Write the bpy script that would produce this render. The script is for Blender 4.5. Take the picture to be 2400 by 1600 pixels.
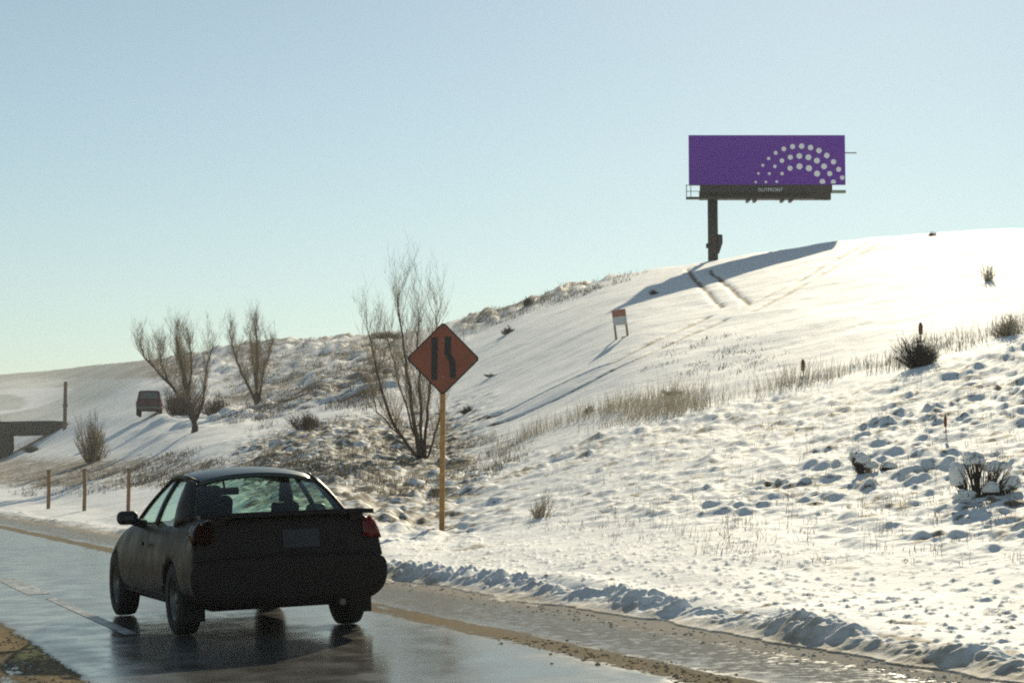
import bpy, bmesh, math, random
import numpy as np
from mathutils import Vector, Matrix

for o in list(bpy.data.objects):
    bpy.data.objects.remove(o)
sc = bpy.context.scene
COL = sc.collection
R = math.radians
random.seed(7)
RNG = np.random.default_rng(11)

# ---------------------------------------------------------------- camera
FPX = 4500.0                      # focal length in units of the 2400 px wide photograph
CAMH = 1.29
PITCH = math.atan(328.0 / FPX)
cd = bpy.data.cameras.new('camera')
cam = bpy.data.objects.new('camera', cd)
COL.objects.link(cam)
cam.location = (0, 0, CAMH)
cam.rotation_euler = (math.pi / 2 + PITCH, 0, 0)
cd.sensor_width = 36.0
cd.lens = 36.0 * FPX / 2400.0
cd.clip_start = 0.1
cd.clip_end = 20000
sc.camera = cam

# ---------------------------------------------------------------- sky, sun, exposure
SUN_EL, SUN_AZ = 22.5, 11.5        # degrees up, degrees to the right of +Y
w = bpy.data.worlds.new('World')
sc.world = w
w.use_nodes = True
wn = w.node_tree.nodes
wl = w.node_tree.links
bg = wn['Background']
sky = wn.new('ShaderNodeTexSky')
sky.sky_type = 'NISHITA'
sky.sun_disc = False
sky.sun_elevation = R(SUN_EL)
sky.sun_rotation = R(SUN_AZ)
sky.altitude = 1700
sky.air_density = 1.2
sky.dust_density = 0.5
sky.ozone_density = 3.5
hsv = wn.new('ShaderNodeHueSaturation')          # the print's muted sky colour, over the whole sky alike
hsv.inputs['Saturation'].default_value = 0.82
tint = wn.new('ShaderNodeMix')
tint.data_type = 'RGBA'
tint.blend_type = 'MULTIPLY'
tint.inputs[0].default_value = 1.0
tint.inputs[7].default_value = (0.93, 0.955, 0.82, 1)
wl.new(sky.outputs[0], hsv.inputs['Color'])
wl.new(hsv.outputs[0], tint.inputs[6])
wl.new(tint.outputs[2], bg.inputs[0])
bg.inputs[1].default_value = 0.0575
sd = Vector((math.sin(R(SUN_AZ)) * math.cos(R(SUN_EL)), math.cos(R(SUN_AZ)) * math.cos(R(SUN_EL)), math.sin(R(SUN_EL))))
ld = bpy.data.lights.new('sun', 'SUN')
ld.energy = 2.85
ld.angle = R(0.53)
ld.color = (1.0, 0.895, 0.66)
sun = bpy.data.objects.new('sun', ld)
COL.objects.link(sun)
sun.rotation_euler = (-sd).to_track_quat('-Z', 'Y').to_euler()
sun.location = (0, 0, 60)
sc.view_settings.view_transform = 'Standard'
sc.view_settings.look = 'None'
sc.view_settings.gamma = 1.0
sc.view_settings.use_curve_mapping = False
sc.view_settings.exposure = 0.84
sc.cycles.use_denoising = False
sc.cycles.max_bounces = 6
sc.cycles.transparent_max_bounces = 12
sc.cycles.pixel_filter_type = 'BLACKMAN_HARRIS'
sc.cycles.filter_width = 2.0

# ---------------------------------------------------------------- photograph rays
ca, sa = math.cos(PITCH), math.sin(PITCH)


def ray(px, py):
    cx = (np.asarray(px, float) - 1200.0) / FPX
    cy = (800.0 - np.asarray(py, float)) / FPX
    return cx, ca - cy * sa, sa + cy * ca


def at(px, py, Y):
    dx, dy, dz = ray(px, py)
    t = Y / dy
    return Vector((float(dx * t), float(Y), float(CAMH + dz * t)))


ROAD = R(20.54)
NX, NY = math.cos(ROAD), math.sin(ROAD)       # across the road, to the right
UX, UY = -math.sin(ROAD), math.cos(ROAD)      # along the road
BANK, S0, EDGE = 0.035, 4.0, 6.85


def st_of(X, Y):
    return X * NX + Y * NY, X * UX + Y * UY


def road_pt(s, t, dz=0.0):
    return Vector((s * NX + t * UX, s * NY + t * UY, BANK * (s - S0) + dz))


# ---------------------------------------------------------------- noise
def _hash(i, j, k):
    n = (i.astype(np.int64) * 374761393 + j.astype(np.int64) * 668265263 + k * 1274126177) & 0x7fffffff
    n = ((n ^ (n >> 13)) * 1103515245 + 12345) & 0x7fffffff
    n = ((n ^ (n >> 16)) * 69069 + 1) & 0x7fffffff
    return n / float(0x7fffffff)


def vnoise(x, y, k=0):
    xi, yi = np.floor(x), np.floor(y)
    fx, fy = x - xi, y - yi
    fx = fx * fx * fx * (fx * (fx * 6 - 15) + 10)
    fy = fy * fy * fy * (fy * (fy * 6 - 15) + 10)
    a = _hash(xi, yi, k); b = _hash(xi + 1, yi, k)
    c = _hash(xi, yi + 1, k); d = _hash(xi + 1, yi + 1, k)
    return (a + (b - a) * fx + (c - a) * fy + (a - b - c + d) * fx * fy) * 2 - 1


def fbm(x, y, k=0, octs=3):
    r = 0; a = 1.0; tot = 0
    for o in range(octs):
        r = r + a * vnoise(x * 2 ** o + 17.3 * o, y * 2 ** o - 9.1 * o, k + o)
        tot += a; a *= 0.5
    return r / tot


def sstep(a, b, x):
    t = np.clip((x - a) / (b - a), 0, 1)
    return t * t * (3 - 2 * t)


# ---------------------------------------------------------------- hill profile: per picture column (depth, picture row)
COLS = {
    -60: [(80, 1180), (95, 1152), (120, 1118), (200, 1096), (240, 1088), (300, 1010), (380, 955), (450, 918), (640, 882)],
    0: [(80, 1180), (95, 1150), (120, 1115), (200, 1095), (228, 1088), (300, 1000), (370, 952), (430, 915), (620, 876)],
    150: [(72, 1191), (86, 1150), (105, 1088), (150, 1050), (205, 1028), (225, 1000), (260, 984), (320, 958), (420, 912), (600, 867)],
    350: [(48, 1222), (60, 1185), (75, 1140), (90, 1080), (105, 1020), (120, 985), (130, 973), (160, 948), (220, 900), (350, 850)],
    600: [(38, 1230), (46, 1170), (60, 1100), (80, 1040), (100, 1000), (130, 965), (170, 890), (220, 832), (255, 799)],
    800: [(31, 1262), (39, 1180), (50, 1105), (65, 1040), (90, 962), (130, 872), (180, 815), (225, 791)],
    1000: [(27, 1318), (36, 1246), (44, 1170), (60, 1085), (80, 1000), (110, 900), (150, 818), (190, 772)],
    1200: [(22.5, 1375), (29, 1275), (37, 1180), (48, 1090), (63, 985), (85, 885), (115, 785), (165, 712)],
    1450: [(20, 1415), (25, 1300), (32, 1180), (42, 1055), (56, 925), (75, 800), (100, 715), (148, 640)],
    1672: [(17.5, 1445), (22, 1320), (29, 1185), (39, 1035), (50, 928), (65, 812), (85, 718), (110, 648), (135, 604)],
    2050: [(15, 1500), (19, 1370), (25, 1210), (33, 1040), (45, 870), (60, 745), (80, 645), (115, 552)],
    2400: [(13, 1550), (16, 1440), (20, 1285), (27, 1085), (35, 925), (48, 765), (65, 655), (80, 590), (103, 526)],
    2700: [(12, 1590), (15, 1470), (19, 1300), (26, 1080), (33, 910), (45, 735), (60, 620), (92, 505)],
}
SG = np.concatenate([np.arange(0, 140, 0.25)])
_cx = sorted(COLS)
TH = []
ZT = []
SC = []
S1, SREF = 12.0, 61.0


def sig_of(s, sc):
    """distance from the road, stretched so that every column's crest lies at the same value"""
    return np.where(s < S1, s, S1 + (s - S1) * (SREF - S1) / (sc - S1))


for c in _cx:
    ss, zz = [0.0, EDGE + 0.25], [BANK * (0 - S0), BANK * (EDGE - S0) + 0.02]
    for d, y in COLS[c]:
        p = at(c, y, d)
        s, t = st_of(p.x, p.y)
        if s > ss[-1] + 0.3:
            ss.append(s); zz.append(p.z)
    zc = zz[-1]
    SC.append(ss[-1])
    ss += [ss[-1] + 4, ss[-1] + 14, ss[-1] + 60]
    zz += [zc + 0.15, zc - 0.6, zc - 1.5]
    ss = sig_of(np.array(ss), SC[-1])
    z = np.interp(SG, ss, zz)
    # smoothing, gentler near the road
    ker = np.exp(-0.5 * (np.arange(-16, 17) / 5.0) ** 2); ker /= ker.sum()
    zs = np.convolve(np.pad(z, 16, mode='edge'), ker, mode='valid')
    k = sstep(8, 12, SG)
    ZT.append(z * (1 - k) + zs * k)
    pm = at(c, 1000, 50)
    TH.append(pm.x / pm.y)
TH = np.array(TH)
SC = np.array(SC)
ZT = np.array(ZT)


def _fine(A):
    """columns resampled finely and smoothed so that no crease shows at a column"""
    f = np.linspace(TH[0], TH[-1], 240)
    B = np.stack([np.interp(f, TH, A[:, j]) for j in range(A.shape[1])], 1)
    kk = np.exp(-0.5 * (np.arange(-18, 19) / 5.5) ** 2); kk /= kk.sum()
    P_ = np.pad(B, ((18, 18), (0, 0)), mode='reflect', reflect_type='odd')
    return f, np.stack([np.convolve(P_[:, j], kk, mode='valid') for j in range(A.shape[1])], 1)


_f, SC2 = _fine(SC[:, None])
_f, ZT = _fine(ZT)
TH, SC = _f, SC2[:, 0]


def edge_at(t):
    return EDGE + 0.13 * fbm(t / 0.55, t * 0 + 3.3, 161, 3) + 0.10 * fbm(t / 2.6, t * 0 + 1.7, 163, 2)


def base_height(X, Y):
    X = np.asarray(X, float); Y = np.asarray(Y, float)
    s, t = st_of(X, Y)
    th = np.clip(X / np.maximum(Y, 1.0), TH[0], TH[-1])
    i = np.clip(np.searchsorted(TH, th) - 1, 0, len(TH) - 2)
    f = (th - TH[i]) / (TH[i + 1] - TH[i])
    sq = np.clip(sig_of(s, np.interp(th, TH, SC)), 0, SG[-1] - 0.3) / 0.25
    j = np.floor(sq).astype(int); g = sq - j

    def col(ii):
        ii = np.clip(ii, 0, len(TH) - 1)
        return ZT[ii, j] * (1 - g) + ZT[ii, j + 1] * g
    p0, p1, p2, p3 = col(i - 1), col(i), col(i + 1), col(i + 2)
    f2, f3 = f * f, f * f * f
    z = 0.5 * (2 * p1 + (p2 - p0) * f + (2 * p0 - 5 * p1 + 4 * p2 - p3) * f2 + (3 * p1 - p0 - 3 * p2 + p3) * f3)
    zr = BANK * (s - S0)
    left = sstep(-9.5, -13, s)
    ragged = fbm(t / 0.7, s / 0.25, 141, 3) + 0.6 * fbm(t / 3.0, s * 0, 143, 2)
    z = np.where(s < edge_at(t), zr - 0.012 + 0.05 * ragged * sstep(EDGE, EDGE - 0.12, s) - 0.13 * sstep(EDGE - 0.05, EDGE - 0.6, s) + left * 0.4, z)
    return z


def proj(X, Y, Z):
    dz = Z - CAMH
    fw = Y * ca + dz * sa
    up = -Y * sa + dz * ca
    fw = np.maximum(fw, 0.5)
    return 1200 + FPX * X / fw, 800 - FPX * up / fw


def line_y(px, pts):
    xs, ys = zip(*pts)
    return np.interp(px, xs, ys)


GRASS_LINE = [(1000, 1075), (1200, 1050), (1450, 975), (1650, 925), (1850, 880), (2050, 860), (2150, 835), (2400, 760), (2700, 680)]
TRACKS_PX = [
    [(1108, 992), (1180, 968), (1240, 940), (1335, 896), (1440, 852), (1560, 792), (1660, 748)],
    [(1150, 992), (1215, 968), (1290, 936), (1385, 893), (1500, 842), (1610, 790), (1700, 752)],
    [(1745, 722), (1850, 672), (1935, 620), (2000, 588), (2030, 570)],
    [(1760, 734), (1880, 672), (1960, 622), (2030, 588), (2070, 566)],
    [(1610, 632), (1640, 668), (1668, 698), (1692, 722)],
    [(1664, 634), (1700, 668), (1730, 692), (1756, 716)],
]


_DD = np.concatenate([np.arange(9, 60, 0.2), np.arange(60, 160, 0.5), np.arange(160, 700, 2.0)])


def ground_hits(px, py):
    """where the sight rays through picture points meet the bare hill (nan where they miss)"""
    dx, dy, dz = ray(np.atleast_1d(px), np.atleast_1d(py))
    rx, rz = dx / dy, dz / dy
    E_ = base_height(rx[:, None] * _DD[None, :], np.repeat(_DD[None, :], len(rx), 0)) - (CAMH + rz[:, None] * _DD[None, :])
    hit = E_ >= 0
    i = np.argmax(hit, 1)
    ok = hit.any(1)
    j = np.maximum(i - 1, 0)
    r = np.arange(len(rx))
    e0, e1 = E_[r, j], E_[r, i]
    f = np.where(i > 0, -e0 / (e1 - e0 + 1e-9), 0)
    d = _DD[j] + (_DD[i] - _DD[j]) * f
    d = np.where(ok, d, np.nan)
    return np.stack([rx * d, d], 1)


def ground_hit(px, py):
    h = ground_hits(px, py)[0]
    return None if np.isnan(h[0]) else (float(h[0]), float(h[1]))


TRACKS = []
for tr in TRACKS_PX:
    pts = [ground_hit(a, b) for a, b in tr]
    TRACKS.append(np.array([p for p in pts if p is not None]))


def track_dist(X, Y):
    best = np.full(np.shape(X), 1e3)
    for tr in TRACKS:
        for a, b in zip(tr[:-1], tr[1:]):
            ab = b - a
            L2 = (ab ** 2).sum() + 1e-9
            u = np.clip(((X - a[0]) * ab[0] + (Y - a[1]) * ab[1]) / L2, 0, 1)
            dd = np.hypot(X - a[0] - u * ab[0], Y - a[1] - u * ab[1])
            best = np.minimum(best, dd)
    return best


def masks(X, Y, Zb):
    px, py = proj(X, Y, Zb)
    s, t = st_of(X, Y)
    gl = line_y(px, GRASS_LINE)
    fore = sstep(0, 60, py - gl) * sstep(1000, 1250, px) * sstep(10.2, 13.0, s)         # lumpy right foreground
    rough = sstep(1250, 1000, px) * sstep(450, 620, px) * sstep(8.5, 11, s) * sstep(100, 70, Y)       # brushy bank
    upleft = sstep(1000, 900, px) * sstep(90, 110, Y)
    crest = sstep(1500, 1350, px) * sstep(1000, 1120, px) * sstep(25, -15, py - line_y(px, [(1000, 800), (1080, 790), (1250, 715), (1400, 670), (1500, 645)]))
    return px, py, s, t, gl, fore, rough, upleft, crest


BERM_K = 60


def height(X, Y):
    X = np.asarray(X, float); Y = np.asarray(Y, float)
    zb = base_height(X, Y)
    px, py, s, t, gl, fore, rough, upleft, crest = masks(X, Y, zb)
    off = sstep(EDGE + 0.2, EDGE + 2.0, s)
    z = zb + off * (0.16 * fbm(X / 7, Y / 7, 1, 2) * sstep(12, 30, Y) + 0.05 * fbm(X / 1.3, Y / 1.7, 5, 4))
    # lumps: rounded mounds over buried brush
    n1 = fbm(X / 0.75 + 3, Y / 1.0, 21, 3)
    n2 = fbm(X / 0.33, Y / 0.40, 33, 2)
    lump = np.maximum(n1 + 0.02, 0) ** 1.15 * 0.15 + np.maximum(n2 - 0.02, 0) * 0.14 + np.maximum(fbm(X / 0.16, Y / 0.2, 35, 2) - 0.05, 0) * 0.06
    patch = 0.6 + 0.4 * sstep(-0.35, 0.35, vnoise(X / 4.5, Y / 5, 44)) * 1.0
    rightness = 0.8 + 0.2 * sstep(1350, 2050, px)
    z = z + fore * lump * patch * rightness
    z = z + rough * (np.maximum(n1, 0) * 0.30 + np.maximum(n2, 0) * 0.14) * 0.9
    m1 = fbm(X / 2.4, Y / 3.2, 61, 3)
    z = z + upleft * np.maximum(m1, -0.1) * 0.9 * sstep(60, 110, Y) * sstep(250, 480, px)
    z = z + crest * np.maximum(fbm(X / 2.0, Y / 2.5, 71, 3), 0) * 1.3
    # tyre ruts
    td = track_dist(X, Y)
    z = z - 0.08 * np.exp(-(td / 0.18) ** 2)
    # ploughed ridge along the shoulder
    near = 0.35 + 0.65 * sstep(60, 14, t)
    q = s - edge_at(t)
    wob = 0.18 * fbm(t / 2.2, t * 0 + 4, 81, 2)
    crag = 0.55 + 0.5 * fbm(s / 0.5, t / 0.62, 83, 4) + 0.55 * (0.5 - np.abs(fbm(s / 0.30, t / 0.24, 87, 4))) + 0.25 * fbm(s / 0.09, t / 0.08, 89, 2)
    b1 = np.exp(-((q - 0.42 - wob) / 0.26) ** 2) * (0.19 + 0.08 * vnoise(t / 1.3, t * 0, 85)) * crag
    b2 = np.exp(-((q - 1.35 - wob) / 0.30) ** 2) * 0.13 * (0.6 + 0.6 * vnoise(t / 1.9, t * 0 + 7, 91)) * sstep(26, 18, t)
    tr = -np.exp(-((q - 0.92 - wob) / 0.22) ** 2) * 0.05
    spill = np.exp(-(q / 0.25) ** 2) * 0.03
    z = z + np.where(q > -0.1, near * (b1 + b2 + tr) + spill * near, 0) * sstep(-0.02, 0.22, q)
    clod = np.maximum(fbm(X / 0.08, Y / 0.12, 95, 3) - 0.22, 0) * 0.055 * sstep(1.0, 1.4, q) * sstep(5.5, 3.0, q) * sstep(60, 20, t)
    return z + clod


# ---------------------------------------------------------------- object helpers
def props(o, label=None, cat=None, group=None, kind=None):
    if label: o['label'] = label
    if cat: o['category'] = cat
    if group: o['group'] = group
    if kind: o['kind'] = kind
    return o


def link(name, me, mat=None, parent=None):
    o = bpy.data.objects.new(name, me)
    COL.objects.link(o)
    if mat is not None and me is not None:
        me.materials.clear()
        me.materials.append(mat)
    if parent is not None:
        o.parent = parent
    return o


def empty(name, loc=(0, 0, 0), rz=0.0):
    o = bpy.data.objects.new(name, None)
    o.empty_display_size = 0.2
    COL.objects.link(o)
    o.location = loc
    o.rotation_euler = (0, 0, rz)
    return o


def smooth(me, on=True):
    me.polygons.foreach_set('use_smooth', [on] * len(me.polygons))


class MB:
    """collects simple shapes, then builds one mesh object"""
    def __init__(self):
        self.v = []
        self.f = []

    def box(self, x0, x1, y0, y1, z0, z1, M=None):
        n = len(self.v)
        vs = [(x, y, z) for z in (z0, z1) for y in (y0, y1) for x in (x0, x1)]
        if M is not None:
            vs = [tuple(M @ Vector(q)) for q in vs]
        self.v += vs
        self.f += [(n, n + 2, n + 3, n + 1), (n + 4, n + 5, n + 7, n + 6), (n, n + 1, n + 5, n + 4),
                   (n + 2, n + 6, n + 7, n + 3), (n, n + 4, n + 6, n + 2), (n + 1, n + 3, n + 7, n + 5)]
        return self

    def tube(self, pts, rad, sides=5, caps=True):
        pts = [Vector(p) for p in pts]
        n0 = len(self.v)
        m = len(pts)
        for i, p in enumerate(pts):
            d = (pts[min(i + 1, m - 1)] - pts[max(i - 1, 0)])
            d = d.normalized() if d.length > 1e-9 else Vector((0, 0, 1))
            a = d.orthogonal().normalized() if abs(d.z) > 0.99 else d.cross(Vector((0, 0, 1))).normalized()
            b = d.cross(a)
            r = rad[i] if isinstance(rad, (list, tuple)) else rad
            for k in range(sides):
                an = 2 * math.pi * k / sides
                self.v.append(tuple(p + a * math.cos(an) * r + b * math.sin(an) * r))
        for i in range(m - 1):
            for k in range(sides):
                k2 = (k + 1) % sides
                a0 = n0 + i * sides
                self.f.append((a0 + k, a0 + k2, a0 + sides + k2, a0 + sides + k))
        if caps:
            self.f.append(tuple(n0 + k for k in reversed(range(sides))))
            self.f.append(tuple(n0 + (m - 1) * sides + k for k in range(sides)))
        return self

    def prism(self, poly, y0, y1, M=None):
        """poly in x,z extruded along y"""
        n = len(self.v)
        k = len(poly)
        vs = [(x, y0, z) for x, z in poly] + [(x, y1, z) for x, z in poly]
        if M is not None:
            vs = [tuple(M @ Vector(q)) for q in vs]
        self.v += vs
        self.f.append(tuple(range(n, n + k)))
        self.f.append(tuple(n + k + i for i in reversed(range(k))))
        for i in range(k):
            j = (i + 1) % k
            self.f.append((n + i, n + k + i, n + k + j, n + j))
        return self

    def lathe(self, prof, cx, seg=24):
        """prof: (radius, x) pairs turned about the x axis through (cx)"""
        n = len(self.v)
        m = len(prof)
        for k in range(seg):
            an = 2 * math.pi * k / seg
            for r, x in prof:
                self.v.append((cx + x, r * math.cos(an), r * math.sin(an)))
        for k in range(seg):
            for i in range(m - 1):
                a = n + k * m + i
                b = n + ((k + 1) % seg) * m + i
                self.f.append((a, b, b + 1, a + 1))
        return self

    def mesh(self, name):
        me = bpy.data.meshes.new(name)
        me.from_pydata(self.v, [], self.f)
        me.validate()
        bm = bmesh.new(); bm.from_mesh(me)
        bmesh.ops.recalc_face_normals(bm, faces=bm.faces)
        bm.to_mesh(me); bm.free()
        return me

    def build(self, name, mat, parent=None, sm=False):
        me = self.mesh(name)
        if sm:
            smooth(me)
        return link(name, me, mat, parent)


# ---------------------------------------------------------------- materials
class NT:
    def __init__(self, name):
        self.m = bpy.data.materials.new(name)
        self.m.use_nodes = True
        self.t = self.m.node_tree
        self.b = self.t.nodes['Principled BSDF']
        self.out = self.t.nodes['Material Output']

    def n(self, typ, **kw):
        nd = self.t.nodes.new(typ)
        for k, v in kw.items():
            setattr(nd, k, v)
        return nd

    def l(self, a, b):
        self.t.links.new(a, b)

    def noise(self, scale, detail=4, rough=0.55, vec=None):
        nd = self.n('ShaderNodeTexNoise')
        nd.inputs['Scale'].default_value = scale
        nd.inputs['Detail'].default_value = detail
        nd.inputs['Roughness'].default_value = rough
        if vec is not None:
            self.l(vec, nd.inputs['Vector'])
        return nd.outputs[0]

    def ramp(self, fac, stops):
        nd = self.n('ShaderNodeValToRGB')
        cr = nd.color_ramp
        while len(cr.elements) < len(stops):
            cr.elements.new(0.5)
        for e, (p, c) in zip(cr.elements, stops):
            e.position = p
            e.color = (*c, 1) if len(c) == 3 else c
        self.l(fac, nd.inputs[0])
        return nd.outputs[0]

    def mix(self, fac, a, b):
        nd = self.n('ShaderNodeMix', data_type='RGBA')
        for val, idx in ((fac, 0), (a, 6), (b, 7)):
            if isinstance(val, (int, float)):
                nd.inputs[idx].default_value = val
            elif isinstance(val, tuple):
                nd.inputs[idx].default_value = (*val, 1)
            else:
                self.l(val, nd.inputs[idx])
        return nd.outputs[2]

    def math(self, op, a, b=None, clamp=False):
        nd = self.n('ShaderNodeMath', operation=op, use_clamp=clamp)
        for val, idx in ((a, 0), (b, 1)):
            if val is None:
                continue
            if isinstance(val, (int, float)):
                nd.inputs[idx].default_value = val
            else:
                self.l(val, nd.inputs[idx])
        return nd.outputs[0]

    def mapr(self, v, a, b, c=0.0, d=1.0):
        nd = self.n('ShaderNodeMapRange', interpolation_type='SMOOTHSTEP')
        self.l(v, nd.inputs[0])
        for i, q in ((1, a), (2, b), (3, c), (4, d)):
            nd.inputs[i].default_value = q
        return nd.outputs[0]

    def attr(self, name):
        nd = self.n('ShaderNodeAttribute', attribute_name=name)
        return nd.outputs['Fac']

    def bump(self, h, strength, dist):
        nd = self.n('ShaderNodeBump')
        nd.inputs['Strength'].default_value = strength
        nd.inputs['Distance'].default_value = dist
        self.l(h, nd.inputs['Height'])
        self.l(nd.outputs[0], self.b.inputs['Normal'])

    def objco(self):
        return self.n('ShaderNodeTexCoord').outputs['Object']


def simple(name, col, rough=0.6, metal=0.0, vary=0.25, scale=6.0, spec=0.5):
    q = NT(name)
    n = q.noise(scale, 5, 0.6, q.objco())
    lo = tuple(c * (1 - vary) for c in col)
    hi = tuple(min(1, c * (1 + vary)) for c in col)
    c = q.ramp(n, [(0.3, lo), (0.7, hi)])
    q.l(c, q.b.inputs['Base Color'])
    q.b.inputs['Roughness'].default_value = rough
    q.b.inputs['Metallic'].default_value = metal
    q.b.inputs['Specular IOR Level'].default_value = spec
    return q.m


# snowy hillside
q = NT('snow_hillside')
geo = q.n('ShaderNodeNewGeometry').outputs['Position']
bare, dirt, far = q.attr('bare'), q.attr('dirt'), q.attr('far')
nA = q.noise(1.1, 7, 0.62, geo)
nB = q.noise(5.0, 5, 0.6, geo)
nC = q.noise(16.0, 3, 0.6, geo)
mixn = q.math('ADD', q.math('MULTIPLY', nA, 0.5), q.math('MULTIPLY', nB, 0.5))
thr = q.math('SUBTRACT', 0.705, q.math('MULTIPLY', bare, 0.34))
bm_ = q.mapr(q.math('SUBTRACT', mixn, thr), -0.03, 0.05)
dryc = q.ramp(nC, [(0.3, (0.09, 0.065, 0.045)), (0.5, (0.20, 0.15, 0.09)), (0.72, (0.34, 0.27, 0.17))])
snowc = q.ramp(nA, [(0.3, (0.86, 0.85, 0.83)), (0.7, (0.92, 0.91, 0.89))])
sandn = q.mapr(q.math('ADD', q.math('MULTIPLY', nB, 0.6), dirt), 0.62, 1.0)
c1 = q.mix(sandn, snowc, q.ramp(nC, [(0.3, (0.28, 0.22, 0.15)), (0.7, (0.50, 0.43, 0.33))]))
c2 = q.mix(bm_, c1, dryc)
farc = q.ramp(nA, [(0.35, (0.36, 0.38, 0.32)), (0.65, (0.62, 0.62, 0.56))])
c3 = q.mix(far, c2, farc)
q.l(c3, q.b.inputs['Base Color'])
q.b.inputs['Roughness'].default_value = 0.75
q.b.inputs['Specular IOR Level'].default_value = 0.25
q.bump(q.math('ADD', q.noise(9.0, 6, 0.65, geo), q.math('MULTIPLY', nC, 0.4)), 0.35, 0.05)
M_SNOW = q.m

# wet, sanded road
q = NT('wet_road')
oc = q.objco()
sep = q.n('ShaderNodeSeparateXYZ'); q.l(oc, sep.inputs[0])
sx = sep.outputs['X']
mp = q.n('ShaderNodeMapping'); q.l(oc, mp.inputs['Vector']); mp.inputs['Scale'].default_value = (1.0, 0.16, 1.0)
nstreak = q.noise(1.6, 6, 0.6, mp.outputs[0])
nfine = q.noise(40.0, 4, 0.7, oc)
nmid = q.noise(2.2, 5, 0.6, oc)
ngrain = q.noise(11.0, 6, 0.7, oc)
wob = q.math('ADD', sx, q.math('ADD', q.math('MULTIPLY', q.math('SUBTRACT', nmid, 0.5), 0.22), q.math('MULTIPLY', q.math('SUBTRACT', ngrain, 0.5), 0.25)))


def strip(q, v, c, wd, soft):
    return q.mapr(q.math('ABSOLUTE', q.math('SUBTRACT', v, c)), wd + soft, wd)


asphalt = q.ramp(nfine, [(0.3, (0.055, 0.051, 0.044)), (0.7, (0.125, 0.117, 0.102))])
salt = q.mapr(q.math('ADD', nstreak, q.math('MULTIPLY', nmid, 0.3)), 0.5, 0.85)
asphalt = q.mix(q.math('MULTIPLY', salt, 0.5), asphalt, (0.15, 0.15, 0.14))
dry = q.math('MULTIPLY', q.mapr(q.math('ADD', wob, q.math('MULTIPLY', nstreak, 1.2)), 5.1, 6.6), q.mapr(ngrain, 0.2, 0.6, 0.55, 1.0))
asphalt = q.mix(dry, asphalt, q.ramp(nfine, [(0.3, (0.22, 0.215, 0.20)), (0.7, (0.38, 0.37, 0.345))]))
ruts = q.math('ADD', strip(q, wob, 3.35, 0.10, 0.35), strip(q, wob, 4.75, 0.10, 0.35), clamp=True)
sand = q.ramp(nfine, [(0.3, (0.22, 0.165, 0.095)), (0.7, (0.42, 0.33, 0.21))])
edge_ = q.math('MULTIPLY', strip(q, wob, 6.85, 0.12, 0.42), 0.85)
sm_ = q.math('ADD', q.math('MULTIPLY', strip(q, wob, 5.45, 0.02, 0.26), 0.85), edge_, clamp=True)
sm_ = q.math('ADD', sm_, q.mapr(wob, 2.02, 1.80), clamp=True)
sm_ = q.math('MULTIPLY', sm_, q.math('MULTIPLY', q.mapr(nstreak, 0.25, 0.5), q.mapr(ngrain, 0.30, 0.55, 0.35, 1.0)), clamp=True)
sand = q.mix(q.mapr(sx, 6.2, 6.7), sand, q.ramp(nfine, [(0.3, (0.36, 0.31, 0.25)), (0.7, (0.60, 0.55, 0.48))]))
c = q.mix(sm_, asphalt, sand)
q.l(c, q.b.inputs['Base Color'])
wet = q.math('ADD', q.mapr(nmid, 0.35, 0.65, 0.12, 0.22), q.math('MULTIPLY', salt, 0.08))
rg = q.math('ADD', wet, q.math('MULTIPLY', sm_, 0.5))
q.l(rg, q.b.inputs['Roughness'])
q.l(q.mapr(q.math('MAXIMUM', sm_, q.math('MULTIPLY', dry, 0.32)), 0.0, 0.3, 0.32, 0.0), q.b.inputs['Specular IOR Level'])
q.bump(q.math('ADD', nfine, q.math('MULTIPLY', sm_, 1.2)), 0.08, 0.006)
M_ROAD = q.m

q = NT('worn_white_paint')
nn = q.noise(9, 6, 0.7, q.objco())
q.l(q.ramp(nn, [(0.42, (0.13, 0.125, 0.115)), (0.62, (0.66, 0.65, 0.60))]), q.b.inputs['Base Color'])
q.b.inputs['Roughness'].default_value = 0.45
M_PAINTLINE = q.m

M_SAND = simple('loose_sand', (0.36, 0.26, 0.15), 0.9, vary=0.5, scale=30)
M_CARPAINT = NT('dark_green_car_paint')
_n = M_CARPAINT.noise(3, 4, 0.6, M_CARPAINT.objco())
M_CARPAINT.l(M_CARPAINT.ramp(_n, [(0.35, (0.022, 0.016, 0.016)), (0.75, (0.036, 0.027, 0.026))]), M_CARPAINT.b.inputs['Base Color'])
M_CARPAINT.l(M_CARPAINT.mapr(_n, 0.3, 0.7, 0.45, 0.65), M_CARPAINT.b.inputs['Roughness'])
M_CARPAINT.b.inputs['Coat Weight'].default_value = 0.06
M_CARPAINT.b.inputs['Coat Roughness'].default_value = 0.2
M_CARPAINT.b.inputs['Specular IOR Level'].default_value = 0.10
M_CARPAINT = M_CARPAINT.m
M_CARROOF = simple('sky_sheen_roof_paint', (0.03, 0.045, 0.048), 0.32, vary=0.15, scale=3, spec=0.6)  # sky sheen on the roof put into a teal base colour, glossier than the body
M_TRIM = simple('black_plastic', (0.015, 0.015, 0.016), 0.5)
M_RUBBER = simple('tyre_rubber', (0.018, 0.017, 0.017), 0.85)
M_RIM = simple('dirty_alloy', (0.16, 0.155, 0.15), 0.45, 0.7)
M_CABIN = simple('dark_upholstery', (0.02, 0.019, 0.02), 0.9)
M_PLATE = simple('dark_plate', (0.030, 0.027, 0.034), 0.6)  # near-black plate colour
M_CHROME = simple('mirror_glass', (0.06, 0.06, 0.06), 0.25, 0.0)


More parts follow.
